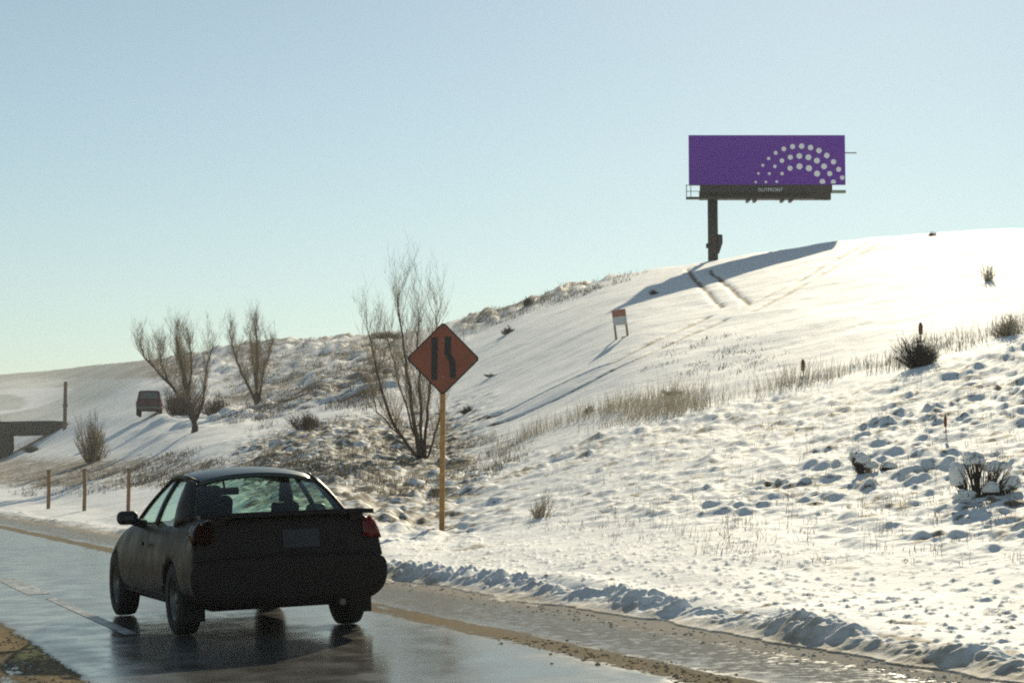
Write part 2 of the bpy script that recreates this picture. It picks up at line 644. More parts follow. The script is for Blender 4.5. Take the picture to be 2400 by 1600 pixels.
def glass_mat(name, tint, rough=0.02, refl=1.0):
    q = NT(name)
    q.t.nodes.remove(q.b)
    tr = q.n('ShaderNodeBsdfTransparent')
    n = q.noise(4, 4, 0.6, q.objco())
    q.l(q.ramp(n, [(0.3, tuple(c * 0.93 for c in tint)), (0.7, tint)]), tr.inputs[0])
    gl = q.n('ShaderNodeBsdfGlossy')
    gl.inputs['Roughness'].default_value = rough
    lw = q.n('ShaderNodeLayerWeight'); lw.inputs[0].default_value = 0.5
    mx = q.n('ShaderNodeMixShader')
    q.l(q.math('ADD', q.math('MULTIPLY', q.math('POWER', lw.outputs['Facing'], 5.0), 0.9 * refl), 0.05, clamp=True), mx.inputs[0])
    q.l(tr.outputs[0], mx.inputs[1]); q.l(gl.outputs[0], mx.inputs[2])
    q.l(mx.outputs[0], q.out.inputs[0])
    return q.m


M_GLASS = glass_mat('tinted_green_glass', (0.80, 0.98, 0.88))


def lens_mat(name, col):
    q = NT(name)
    tl = q.n('ShaderNodeBsdfTranslucent')
    n = q.noise(20, 3, 0.6, q.objco())
    cc = q.ramp(n, [(0.3, tuple(c * 0.8 for c in col)), (0.7, col)])
    q.l(cc, tl.inputs[0]); q.l(q.mix(0.75, cc, (0.03, 0.004, 0.004)), q.b.inputs['Base Color'])
    q.b.inputs['Roughness'].default_value = 0.15
    mx = q.n('ShaderNodeMixShader'); mx.inputs[0].default_value = 0.35
    q.l(q.b.outputs[0], mx.inputs[1]); q.l(tl.outputs[0], mx.inputs[2])
    q.l(mx.outputs[0], q.out.inputs[0])
    return q.m


M_LENS = lens_mat('red_lens', (0.75, 0.03, 0.025))
M_LENSSHADE = lens_mat('shaded_red_lens', (0.05, 0.009, 0.008))  # darker copy of the red lens: the left side's shade put into its colour
M_LENSSHADE.node_tree.nodes['Principled BSDF'].inputs['Specular IOR Level'].default_value = 0.05
M_LENSO = lens_mat('amber_lens', (0.85, 0.32, 0.04))
M_SIGN = simple('faded_orange_sign', (0.26, 0.072, 0.036), 0.5, vary=0.18, scale=2.5)
M_SIGNBLK = simple('black_sheeting', (0.02, 0.02, 0.02), 0.5)
M_POST = simple('yellow_brown_timber', (0.44, 0.235, 0.08), 0.8, vary=0.35, scale=8)
M_STAKE = simple('brown_stake', (0.30, 0.17, 0.08), 0.85, vary=0.3, scale=8)
M_GREYWOOD = simple('weathered_timber', (0.20, 0.13, 0.08), 0.9, vary=0.35, scale=8)
M_PURPLE = simple('purple_vinyl', (0.135, 0.006, 0.37), 0.6, vary=0.04, scale=0.6)
M_WHITE = simple('white_vinyl', (0.93, 0.93, 0.93), 0.6, vary=0.03)
M_STEEL = simple('brown_painted_steel', (0.035, 0.026, 0.021), 0.6, vary=0.3)
M_GALV = simple('greenish_steel', (0.22, 0.27, 0.20), 0.6, vary=0.3)
M_PALE = simple('pale_metal', (0.34, 0.34, 0.30), 0.5)
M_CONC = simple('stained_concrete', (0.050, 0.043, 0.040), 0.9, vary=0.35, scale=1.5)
M_BARK = simple('brown_bark', (0.085, 0.060, 0.045), 0.9, vary=0.4, scale=5)
M_TWIG = simple('pale_twigs', (0.36, 0.29, 0.19), 0.9, vary=0.35, scale=2)
M_DRY = simple('dry_grass', (0.56, 0.47, 0.33), 0.9, vary=0.45, scale=3)
M_BRUSH = simple('brown_brush', (0.20, 0.145, 0.095), 0.9, vary=0.5, scale=2)
M_SAGE = simple('grey_sage', (0.20, 0.20, 0.15), 0.9, vary=0.45, scale=2)
M_DARKBRUSH = simple('dark_brush', (0.085, 0.068, 0.052), 0.9, vary=0.5, scale=4)
M_MULLEIN = simple('rust_seed_stalk', (0.22, 0.075, 0.03), 0.9, vary=0.35, scale=20)
M_CRUMB = simple('dirty_snow', (0.52, 0.48, 0.41), 0.85, vary=0.35, scale=12)
M_CAP = simple('clean_snow', (0.85, 0.84, 0.82), 0.75, vary=0.04, scale=3)
M_ORANGE = simple('orange_sheeting', (0.42, 0.17, 0.11), 0.6, vary=0.2)
M_OFFWHITE = simple('off_white_board', (0.62, 0.62, 0.58), 0.6, vary=0.15)
M_TANWOOD = simple('tan_timber', (0.42, 0.30, 0.20), 0.8, vary=0.25)
M_MAROON = simple('maroon_paint', (0.12, 0.06, 0.065), 0.7, vary=0.2, spec=0.15)
M_SUVGLASS = simple('dark_blue_glass', (0.04, 0.05, 0.08), 0.15)
M_BUMPER = simple('grey_bumper', (0.10, 0.11, 0.10), 0.5)
M_FARROAD = simple('packed_snow_road', (0.72, 0.68, 0.60), 0.8, vary=0.1, scale=0.3)

# ---------------------------------------------------------------- hillside terrain
cols = np.concatenate([np.arange(-900, -100, 16), np.arange(-100, 2500, 3.2), np.arange(2500, 3300, 16)])
dys = []
d = 8.6
while d < 210:
    dys.append(d)
    d += min(max(d * d / 16830 * (0.62 if 52 < d < 125 else 1.7), 0.012), 2.0)
dys += list(np.geomspace(210, 900, 200))
rows = np.array(dys)
th = (cols - 1200) / FPX
TX = rows[:, None] * th[None, :]
TY = np.repeat(rows[:, None], len(cols), 1)
# slight warp so that the mesh rows are not dead straight
H = np.empty_like(TX)
for a in range(0, len(rows), 100):
    H[a:a + 100] = height(TX[a:a + 100], TY[a:a + 100])
nr, nc = TX.shape
verts = np.stack([TX, TY, H], -1).reshape(-1, 3).astype(np.float32)
idx = np.arange(nr * nc).reshape(nr, nc)
quads = np.stack([idx[:-1, :-1], idx[:-1, 1:], idx[1:, 1:], idx[1:, :-1]], -1).reshape(-1, 4)
# drop cells wholly under the road
S_, T_ = st_of(TX, TY)
sq = np.stack([S_[:-1, :-1], S_[:-1, 1:], S_[1:, 1:], S_[1:, :-1]], -1).reshape(-1, 4)
keep = ~((sq.max(1) < EDGE - 0.7) & (sq.min(1) > -9.0))
quads = quads[keep]
used = np.unique(quads)
remap = np.full(nr * nc, -1, np.int64)
remap[used] = np.arange(len(used))
quads = remap[quads]
verts = verts[used]
me = bpy.data.meshes.new('hillside')
me.vertices.add(len(verts)); me.vertices.foreach_set('co', verts.ravel())
me.loops.add(quads.size); me.loops.foreach_set('vertex_index', quads.ravel().astype(np.int32))
me.polygons.add(len(quads))
me.polygons.foreach_set('loop_start', np.arange(0, quads.size, 4, dtype=np.int32))
me.polygons.foreach_set('loop_total', np.full(len(quads), 4, np.int32))
me.update()
me.validate()
smooth(me)
VX, VY = verts[:, 0].astype(float), verts[:, 1].astype(float)
px, py, s, t, gl, fore, rough, upleft, crest = masks(VX, VY, base_height(VX, VY))
big = vnoise(VX / 6, VY / 9, 131) * 0.5 + 0.5
bare_a = 0.17 + 0.06 * vnoise(VX / 3, VY / 6, 133) + 0.30 * fore * (0.5 + big)
bare_a = bare_a + rough * (0.42 + 0.24 * big)
bare_a = bare_a + upleft * (0.28 + 0.34 * big) * sstep(430, 560, px)
bare_a = bare_a + crest * 0.55
lowleft = sstep(640, 480, px) * sstep(1160, 1130, py) * sstep(1040, 1085, py)
bare_a = np.maximum(bare_a, lowleft * (0.62 + 0.25 * big))
hillleft = sstep(560, 430, px) * sstep(905, 880, py) * (Y0 := sstep(140, 180, VY))
bare_a = np.maximum(bare_a, hillleft * (0.6 + 0.3 * big))
gband = np.exp(-((py - gl) / 26) ** 2) * sstep(1150, 1250, px)
bare_a = np.maximum(bare_a, gband * 0.45)
td = track_dist(VX, VY)
bare_a = np.maximum(bare_a, np.exp(-(td / 0.21) ** 2) * 0.95)
qq = s - EDGE
shoulder = sstep(1.0, 1.3, qq) * sstep(6, 3, qq) * sstep(45, 25, t)
bare_a = np.maximum(bare_a, shoulder * 0.36)
ridge = np.exp(-((qq - 1.12) / 0.16) ** 2) * sstep(24, 16, t)
bare_a = np.maximum(bare_a, ridge * 0.85)
dirt_a = sstep(0.5, -0.05, qq) * 0.55 + 0.32 * np.exp(-((qq - 0.5) / 0.4) ** 2)
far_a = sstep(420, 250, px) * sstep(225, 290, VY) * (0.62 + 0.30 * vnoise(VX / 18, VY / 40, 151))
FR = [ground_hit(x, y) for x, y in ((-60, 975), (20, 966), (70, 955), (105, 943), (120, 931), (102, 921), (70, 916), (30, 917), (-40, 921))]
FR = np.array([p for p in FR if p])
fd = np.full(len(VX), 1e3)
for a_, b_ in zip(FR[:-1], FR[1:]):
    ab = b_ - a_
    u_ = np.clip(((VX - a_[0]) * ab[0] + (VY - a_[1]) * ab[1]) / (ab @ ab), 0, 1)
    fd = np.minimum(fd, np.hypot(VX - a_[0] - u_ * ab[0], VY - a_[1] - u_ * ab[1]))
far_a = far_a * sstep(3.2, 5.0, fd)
for nm, arr in (('bare', bare_a), ('dirt', dirt_a), ('far', far_a)):
    at_ = me.attributes.new(nm, 'FLOAT', 'POINT')
    at_.data.foreach_set('value', np.clip(arr, 0, 1).astype(np.float32))
hill = link('hillside', me, M_SNOW)
props(hill, 'snow-covered roadside hill with brush and tyre ruts', None, None, 'structure')

# broad ground to the horizon
mb = MB()
mb.v = [(-6000, -6000, -1.3), (6000, -6000, -1.3), (6000, 6000, -1.3), (-6000, 6000, -1.3)]
mb.f = [(0, 1, 2, 3)]
props(mb.build('ground', M_CAP), 'flat snowy plain around the hill', None, None, 'structure')


def road_sheet(name, s0, s1, t0, t1, dz, mat, ns=1, nt=1):
    mb = MB()
    for i in range(nt + 1):
        for j in range(ns + 1):
            s = s0 + (s1 - s0) * j / ns
            mb.v.append((s, t0 + (t1 - t0) * i / nt, BANK * (s - S0) + dz))
    for i in range(nt):
        for j in range(ns):
            a = i * (ns + 1) + j
            mb.f.append((a, a + 1, a + ns + 2, a + ns + 1))
    o = mb.build(name, mat)
    o.rotation_euler = (0, 0, ROAD)
    return o


props(road_sheet('road', -9.2, EDGE + 0.40, -80, 500, 0, M_ROAD, 8, 60), 'wet grey sanded highway lanes', None, None, 'structure')
# lane line dashes
for i, (a, b) in enumerate(((17.0, 22.6), (23.4, 27.5), (36, 40), (48.5, 52.5), (-8, -4), (4.5, 8.5))):
    o = road_sheet('lane_line', 2.66 if i == 1 else 2.76, 2.93 if i == 1 else 2.88, a, b, 0.004, M_PAINTLINE, 1, 4)
    props(o, 'worn white lane line on the wet road', None, 'white lane lines on the road', 'structure')


# ---------------------------------------------------------------- ground placement helpers
def gz(x, y):
    return float(height(np.array([x]), np.array([y]))[0])


def on_ground(px, py, sink=0.0):
    h = ground_hit(px, py)
    if h is None:
        h = ground_hit(px, py + 12)
    x, y = h
    return Vector((x, y, gz(x, y) - sink))


def ppm(Y):
    return FPX / Y          # photograph pixels per metre at a depth


# ---------------------------------------------------------------- the coupe
def evaluated(o):
    dg = bpy.context.evaluated_depsgraph_get()
    dg.update()
    return bpy.data.meshes.new_from_object(o.evaluated_get(dg))


def loft(stations, cap=True):
    """stations: (y, [(x,z) half section from bottom centre to top centre]) mirrored to a closed ring"""
    mb = MB()
    n = len(stations[0][1])
    ring = 2 * n - 2
    for y, sec in stations:
        for x, z in sec:
            mb.v.append((x, y, z))
        for x, z in reversed(sec[1:-1]):
            mb.v.append((-x, y, z))
    for i in range(len(stations) - 1):
        for k in range(ring):
            a, b = i * ring + k, i * ring + (k + 1) % ring
            mb.f.append((a, b, b + ring, a + ring))
    if cap:
        mb.f.append(tuple(range(ring)))
        mb.f.append(tuple((len(stations) - 1) * ring + k for k in reversed(range(ring))))
    return mb


def sec(zb, wb, wlo, zlo, wm, zm, ws, zs, wd, zd):
    return [(0, zb), (wb * 0.8, zb), (wb, zb + 0.02), (wlo, zlo), (wm, zm), (ws, zs), (wd, zd), (wd * 0.5, zd + 0.012), (0, zd + 0.016)]


def make_coupe():
    root = empty('coupe')
    props(root, 'dark two-door coupe with rear spoiler driving away on the wet road', 'car')
    S = [
        (0.125, sec(.36, .66, .77, .42, .80, .52, .79, .60, .68, .62)),
        (0.132, sec(.31, .66, .79, .38, .83, .50, .81, .635, .67, .645)),
        (0.148, sec(.27, .70, .835, .36, .865, .52, .845, .645, .69, .66)),
        (0.168, sec(.25, .70, .84, .36, .868, .52, .84, .65, .69, .665)),
        (0.182, sec(.25, .70, .84, .36, .862, .52, .80, .70, .69, .75)),
        (0.205, sec(.24, .70, .84, .36, .858, .53, .785, .88, .69, .97)),
        (0.24, sec(.24, .70, .84, .36, .858, .54, .785, .94, .685, 1.00)),
        (0.40, sec(.23, .70, .84, .35, .86, .56, .785, .955, .67, 1.01)),
        (0.70, sec(.22, .70, .84, .34, .865, .58, .785, .955, .65, 1.00)),
        (1.00, sec(.20, .70, .84, .33, .865, .60, .785, .95, .68, .975)),
        (1.35, sec(.19, .70, .84, .32, .865, .60, .785, .94, .70, .955)),
        (2.20, sec(.19, .70, .84, .31, .862, .60, .78, .915, .70, .93)),
        (3.10, sec(.19, .70, .84, .31, .858, .58, .77, .895, .69, .91)),
        (3.40, sec(.19, .70, .83, .32, .855, .57, .76, .875, .62, .915)),
        (3.80, sec(.20, .68, .82, .33, .845, .55, .74, .82, .58, .865)),
        (4.15, sec(.22, .64, .78, .35, .805, .52, .68, .73, .52, .765)),
        (4.36, sec(.25, .58, .68, .37, .71, .50, .60, .63, .48, .66)),
        (4.44, sec(.30, .50, .56, .40, .60, .49, .54, .57, .42, .59)),
    ]
    tmp = loft(S).build('body', M_CARPAINT)
    m = tmp.modifiers.new('s', 'SUBSURF'); m.levels = 2; m.render_levels = 2
    wells = MB()
    for sx in (-1, 1):
        for yc in (0.97, 3.60):
            wl_ = MB()
            wl_.lathe([(0.001, -0.22), (0.345, -0.22), (0.345, 0.22), (0.001, 0.22)], sx * 0.80, 28)
            n = len(wells.v)
            wells.v += [(x, y + yc, z + 0.30) for x, y, z in wl_.v]
            wells.f += [tuple(i + n for i in f) for f in wl_.f]
    cut = wells.build('cutter', M_TRIM)
    bmod = tmp.modifiers.new('b', 'BOOLEAN'); bmod.operation = 'DIFFERENCE'; bmod.object = cut; bmod.solver = 'EXACT'
    me = evaluated(tmp)
    bpy.data.objects.remove(tmp); bpy.data.objects.remove(cut)
    bm = bmesh.new(); bm.from_mesh(me)
    rear_faces, front_faces, dele = [], [], []
    for f in bm.faces:
        c = f.calc_center_median()
        if 1.25 < c.y < 3.15 and abs(c.x) < 0.70 and c.z > 0.85:
            dele.append(f)
    # lamp shells lifted from the body surface
    def lifted(test, off):
        mb = MB(); mp = {}
        for f in bm.faces:
            c = f.calc_center_median()
            if test(c, f.normal):
                ids = []
                for v in f.verts:
                    if v.index not in mp:
                        mp[v.index] = len(mb.v)
                        mb.v.append(tuple(v.co + v.normal * off))
                    ids.append(mp[v.index])
                mb.f.append(tuple(ids))
        return mb
    bm.normal_update()
    bm.verts.index_update()
    lamps = [(sx, lifted(lambda c, n: c.x * sx > 0.66 and c.y < 0.40 and 0.80 < c.z < 0.945 and n.z < 0.8, 0.006)) for sx in (-1, 1)]
    ambers = [(sx, lifted(lambda c, n: c.x * sx > 0.775 and 0.17 < c.y < 0.40 and 0.77 < c.z <= 0.80, 0.005)) for sx in (-1, 1)]
    bmesh.ops.delete(bm, geom=dele, context='FACES')
    bm.to_mesh(me); bm.free()
    smooth(me)
    link('body', me, M_CARPAINT, root)
    for sx, mb in lamps:
        if mb.f:
            o = mb.build('tail_light', M_LENS if sx > 0 else M_LENSSHADE, root, True)
            md = o.modifiers.new('t', 'SOLIDIFY'); md.thickness = 0.02; md.offset = 1
    for sx, mb in ambers:
        if mb.f:
            mb.build('side_marker', M_LENSO if sx > 0 else M_LENSSHADE, root, True)
    # spoiler: blade on two stubs
    sp = MB()
    xs = np.linspace(-0.755, 0.755, 17)
    secp = [(0.0, 0.0), (0.16, 0.012), (0.17, 0.034), (0.02, 0.040)]
    for x in xs:
        k = (abs(x) / 0.755) ** 4
        for a, b in secp:
            sp.v.append((x, 0.125 + a + 0.05 * k, 1.008 + b - 0.012 * k))
    for i in range(len(xs) - 1):
        for j in range(4):
            a = i * 4 + j; b = i * 4 + (j + 1) % 4
            sp.f.append((a, b, b + 4, a + 4))
    sp.f.append((0, 1, 2, 3)); sp.f.append(tuple(len(sp.v) - 4 + q for q in (3, 2, 1, 0)))
    for sx in (-1, 1):
        sp.box(sx * 0.60 - 0.06, sx * 0.60 + 0.06, 0.19, 0.29, 0.95, 1.02)
    sp.build('spoiler', M_CARPAINT, root, False)

    # greenhouse
    def grid(nu, nv, fn):
        mb = MB()
        for j in range(nv + 1):
            for i in range(nu + 1):
                mb.v.append(tuple(fn(i / nu, j / nv)))
        for j in range(nv):
            for i in range(nu):
                a = j * (nu + 1) + i
                mb.f.append((a, a + 1, a + nu + 2, a + nu + 1))
        return mb

    def thick(o, t):
        md = o.modifiers.new('t', 'SOLIDIFY'); md.thickness = t; md.offset = 0
        return o
    V = Vector

    def lerp(a, b, t):
        return a + (b - a) * t

    # roof
    ry = [1.20, 1.29, 1.46, 1.72, 1.98, 2.18, 2.32]
    rz = [1.288, 1.312, 1.338, 1.352, 1.348, 1.328, 1.300]
    rw = [0.525, 0.540, 0.555, 0.560, 0.552, 0.535, 0.515]

    def roof(u, v):
        t = v * (len(ry) - 1)
        x = -1 + 2 * u
        y = np.interp(t, range(len(ry)), ry); z = np.interp(t, range(len(ry)), rz); wd = np.interp(t, range(len(ry)), rw)
        fr = 0.10 * (v - 0.5) * 2
        return V((x * wd, y + fr * (1 - x * x) * 0.9, z + 0.058 * (1 - x * x) - 0.020 * x ** 6))
    thick(grid(14, 12, roof).build('roof', M_CARROOF, root, True), 0.035)

    def side_pt(k, h, sx):
        """k: y at belt and roof, h 0..1 up the side; returns a point on the leaning side surface"""
        yb, yr = k
        x = lerp(0.765, 0.556, h) + 0.020 * math.sin(math.pi * h)
        return V((sx * x, lerp(yb, yr, h), lerp(0.925, 1.318, h)))

    def rear_edge(h, sx):
        return V((sx * lerp(0.680, 0.525, h), lerp(0.74, 1.25, h), lerp(0.985, 1.298, h) + 0.025 * math.sin(math.pi * h)))

    def front_edge(h, sx):
        return V((sx * lerp(0.70, 0.522, h), lerp(3.02, 2.30, h), lerp(0.905, 1.302, h) + 0.03 * math.sin(math.pi * h)))
    for sx in (-1, 1):
        def cp(u, v):
            a = rear_edge(v, sx); b = side_pt((1.12, 1.46), v, sx)
            return lerp(a, b, u) + V((sx * 0.03, -0.01, 0.01)) * math.sin(math.pi * u)
        thick(grid(6, 8, cp).build('rear_pillar', M_CARPAINT, root, True), 0.03)
        thick(grid(2, 6, lambda u, v: side_pt((lerp(1.84, 1.93, u), lerp(1.86, 1.93, u)), v, sx)).build('door_pillar', M_TRIM, root, True), 0.03)

        def ap(u, v):
            a = side_pt((2.76, 2.16), v, sx); b = front_edge(v, sx)
            return lerp(a, b, u)
        thick(grid(4, 8, ap).build('windscreen_pillar', M_CARPAINT, root, True), 0.03)
        # drip rail closing roof edge
        rail = MB()
        rail.tube([rear_edge(1, sx)] + [side_pt((y, y), 1.0, sx) + V((0, 0, np.interp(y, ry, rz) - 1.318)) for y in (1.45, 1.7, 1.9, 2.1)] + [front_edge(1, sx)], 0.024, 6)
        rail.build('drip_rail', M_CARPAINT, root, True)
        grid(3, 6, lambda u, v: side_pt((lerp(1.12, 1.84, u), lerp(1.46, 1.86, u)), v, sx * 0.992)).build('quarter_window', M_GLASS, root, True)
        grid(5, 6, lambda u, v: side_pt((lerp(1.93, 2.76, u), lerp(1.93, 2.16, u)), v, sx * 0.992)).build('door_window', M_GLASS, root, True)
        # door seam and handle
        h_ = MB(); h_.box(sx * 0.862, sx * 0.885, 1.98, 2.16, 0.74, 0.775)
        h_.build('door_handle', M_TRIM, root)
        mr = MB()
        mr.box(-0.10, 0.10, -0.05, 0.06, -0.065, 0.065)
        mo = mr.build('door_mirror', M_TRIM, root)
        mo.location = (sx * 0.915, 2.46, 0.985)
        md = mo.modifiers.new('b', 'BEVEL'); md.width = 0.054; md.segments = 5
        ms = MB(); ms.box(-0.11, 0.08, -0.03, 0.035, -0.10, -0.02)
        mg = MB(); mg.box(-0.045, 0.045, -0.053, -0.0505, -0.02, 0.02); mg.build('mirror_glass', M_CHROME, mo)
        st_ = MB(); st_.tube([(sx * 0.74, 2.52, 0.92), (sx * 0.88, 2.48, 0.955)], [0.045, 0.035], 8)
        st_.build('mirror_stalk', M_TRIM, root)

    def rg(u, v):
        x = -1 + 2 * u
        e = rear_edge(v, 1)
        return V((x * e.x, e.y - 0.16 * (1 - x * x) * lerp(1.0, 0.55, v), e.z + 0.022 * (1 - x * x) * (0.6 + v)))
    grid(12, 8, rg).build('rear_window', M_GLASS, root, True)

    def ws(u, v):
        x = -1 + 2 * u
        e = front_edge(v, 1)
        return V((x * e.x, e.y + 0.22 * (1 - x * x) * lerp(1.0, 0.5, v), e.z + 0.03 * (1 - x * x) * v + 0.012 * (1 - x * x)))
    grid(12, 8, ws).build('windscreen', M_GLASS, root, True)
    # rear bumper furniture
    b = MB()
    for sx in (-1, 1):
        b.tube([(sx * 0.64, 0.196, 0.70), (sx * 0.655, 0.206, 0.80), (sx * 0.655, 0.222, 0.93)], 0.006, 4)
    b.tube([(-0.64, 0.187, 0.695), (0.64, 0.187, 0.695)], 0.006, 4)
    b.build('boot_seam', M_TRIM, root)
    b = MB(); b.box(-0.16, 0.16, -0.012, 0.0, 0, 0.155)
    pl = b.build('number_plate', M_PLATE, root); pl.location = (0.10, 0.172, 0.735); pl.rotation_euler = (R(-8), 0, 0)
    b = MB(); b.tube([(0.42, 0.5, 0.27), (0.42, 0.06, 0.265)], 0.028, 12)
    b.build('exhaust_pipe', M_RIM, root)
    b = MB(); b.box(-0.55, 0.55, 0.7, 4.0, 0.20, 0.235); b.build('underbody', M_TRIM, root)
    
    # mud flaps
    for sx in (-1, 1):
        b = MB(); b.box(sx * 0.74 - 0.10, sx * 0.74 + 0.10, 0.58, 0.60, 0.13, 0.36); b.build('mud_flap', M_RUBBER, root)
    # wheels
    for sx in (-1, 1):
        for yc in (0.97, 3.60):
            wroot = MB()
            wroot.lathe([(0.19, -0.095), (0.275, -0.10), (0.302, -0.085), (0.310, -0.05), (0.310, 0.05), (0.302, 0.085), (0.275, 0.10), (0.19, 0.095), (0.19, -0.095)], 0, 36)
            ty = wroot.build('tyre', M_RUBBER, root, True)
            ty.location = (sx * 0.735, yc, 0.31)
            rm = MB()
            rm.lathe([(0.20, -0.08), (0.192, 0.0), (0.20, 0.085), (0.185, 0.088), (0.17, 0.03), (0.17, -0.08), (0.20, -0.08)], 0, 30)
            for k in range(5):
                Mx = Matrix.Rotation(2 * math.pi * k / 5, 4, 'X')
                rm.box(0.03 * sx - 0.012, 0.06 * sx + 0.012, -0.028, 0.028, 0.0, 0.185, Mx)
            rm.lathe([(0.001, 0.07 * sx), (0.05, 0.068 * sx), (0.055, 0.0), (0.001, 0.0)], 0, 14)
            rm.build('rim', M_RIM, ty, True)
    # cabin
    def seat(x, y, dz):
        mb = MB()
        mb.box(x - 0.25, x + 0.25, y, y + 0.5, 0.42, 0.56)
        Mx = Matrix.Translation(V((x, y + 0.06, 0.52))) @ Matrix.Rotation(R(18), 4, 'X')
        mb.box(-0.24, 0.24, -0.07, 0.07, 0.0, 0.50 + dz, Mx)
        o = mb.build('front_seat', M_CABIN, root)
        md = o.modifiers.new('b', 'BEVEL'); md.width = 0.05; md.segments = 3
        hb = MB(); hb.box(-0.13, 0.13, -0.05, 0.05, 0.46 + dz, 0.60 + dz, Mx)
        h = hb.build('headrest', M_CABIN, o)
        md = h.modifiers.new('b', 'BEVEL'); md.width = 0.035; md.segments = 3
    seat(-0.37, 1.72, 0.18); seat(0.37, 1.72, 0.0)
    b = MB(); b.box(-0.62, 0.62, 1.30, 1.75, 0.35, 0.55); b.box(-0.62, 0.62, 1.20, 1.34, 0.5, 0.93)
    o = b.build('rear_bench', M_CABIN, root); md = o.modifiers.new('b', 'BEVEL'); md.width = 0.05; md.segments = 3
    b = MB(); b.box(-0.70, 0.70, 2.75, 3.10, 0.60, 0.88); b.box(-0.55, -0.20, 2.65, 2.8, 0.78, 0.91)
    o = b.build('dashboard', M_CABIN, root); md = o.modifiers.new('b', 'BEVEL'); md.width = 0.04; md.segments = 3
    b = MB(); b.box(-0.80, 0.80, 1.2, 3.3, 0.28, 0.30); b.build('cabin_floor', M_CABIN, root)
    b = MB()
    for k in range(24):
        pass
    ring = [(-0.37 + 0.18 * math.cos(2 * math.pi * k / 24), 2.50 + 0.07 * math.sin(2 * math.pi * k / 24), 0.80 + 0.165 * math.sin(2 * math.pi * k / 24)) for k in range(25)]
    b.tube(ring, 0.016, 6, False); b.tube([(-0.37, 2.50, 0.80), (-0.37, 2.76, 0.74)], 0.04, 8)
    b.tube([(-0.54, 2.50, 0.80), (-0.20, 2.50, 0.80)], 0.014, 6)
    b.build('steering_wheel', M_CABIN, root)
    b = MB(); b.box(-0.13, 0.13, 2.36, 2.39, 1.165, 1.235); b.tube([(0, 2.39, 1.22), (0, 2.44, 1.29)], 0.012, 6)
    b.build('rear_view_mirror', M_CABIN, root)
    b = MB(); b.box(-0.025, 0.035, 2.35, 2.37, 1.03, 1.12); b.tube([(0.005, 2.36, 1.12), (0.0, 2.37, 1.17)], 0.004, 4)
    b.build('hanging_ornament', M_CABIN, root)
    return root


coupe = make_coupe()
_yaw = ROAD + R(1.8)
_p = road_pt(3.985, 15.72)
coupe.location = _p
coupe.rotation_mode = 'QUATERNION'
coupe.rotation_quaternion = Matrix.Rotation(_yaw, 4, 'Z').to_quaternion() @ Matrix.Rotation(-math.atan(BANK), 4, 'Y').to_quaternion()


# ---------------------------------------------------------------- merge warning sign
def make_sign():
    Y = 36.0
    base = on_ground(1040, 1245)
    Y = base.y
    k = 1.0 / ppm(Y)
    g = at(1040, 1245, Y)
    zc = at(1036, 840, Y)
    root = empty('merge_sign', (zc.x, Y, gz(zc.x, Y) - 0.05))
    props(root, 'faded orange diamond lane-merge sign on a yellow-brown post', 'road sign')
    cz = zc.z - root.location.z
    h = 87 * k
    rnd = []
    for a, b in ((0, h), (h, 0), (0, -h), (-h, 0)):
        for t in (1, -1):
            tx, tz = (-b, a)
            rnd.append((a * 0.955 - tx * t * -0.045, b * 0.955 - tz * t * -0.045))
    b = MB(); b.prism([(x, z + cz) for x, z in rnd], -0.004, 0.0)
    b.build('sign_panel', M_SIGN, root)
    # black border as a thin frame
    b = MB()
    n = len(rnd)
    for i in range(n):
        p, q2 = rnd[i], rnd[(i + 1) % n]
        quad = [(p[0], p[1] + cz), (q2[0], q2[1] + cz), (q2[0] * 0.945, q2[1] * 0.945 + cz), (p[0] * 0.945, p[1] * 0.945 + cz)]
        b.prism(quad, -0.0075, -0.0045)
    b.build('border', M_SIGNBLK, root)
    def sp(x, y):
        return ((x - 1036) * k, (840 - y) * k + cz)
    b = MB(); b.prism([sp(1008, 790), sp(1023, 790), sp(1023, 890), sp(1009, 890)], -0.0085, -0.0055)
    b.build('straight_lane_bar', M_SIGNBLK, root)
    b = MB()
    b.prism([sp(1040, 788), sp(1055, 788), sp(1054, 828), sp(1039, 828)], -0.0085, -0.0055)
    b.prism([sp(1039, 828.2), sp(1054, 828.2), sp(1065, 846), sp(1051, 848)], -0.0085, -0.0055)
    b.prism([sp(1051, 848.2), sp(1065, 846.2), sp(1067, 886), sp(1053, 886)], -0.0085, -0.0055)
    b.build('bent_lane_bar', M_SIGNBLK, root)
    b = MB(); b.box(-0.045, 0.045, 0.006, 0.096, -0.3, cz + h * 0.8)
    o = b.build('post', M_POST, root)
    for zz in (cz - h * 0.5, cz + h * 0.5):
        b = MB(); b.tube([(0, -0.012, zz), (0, 0.006, zz)], 0.014, 8)
        b.build('bolt', M_PALE, root)
    root.rotation_euler = (R(-0.6), R(0.3), R(-2))
    return root


make_sign()


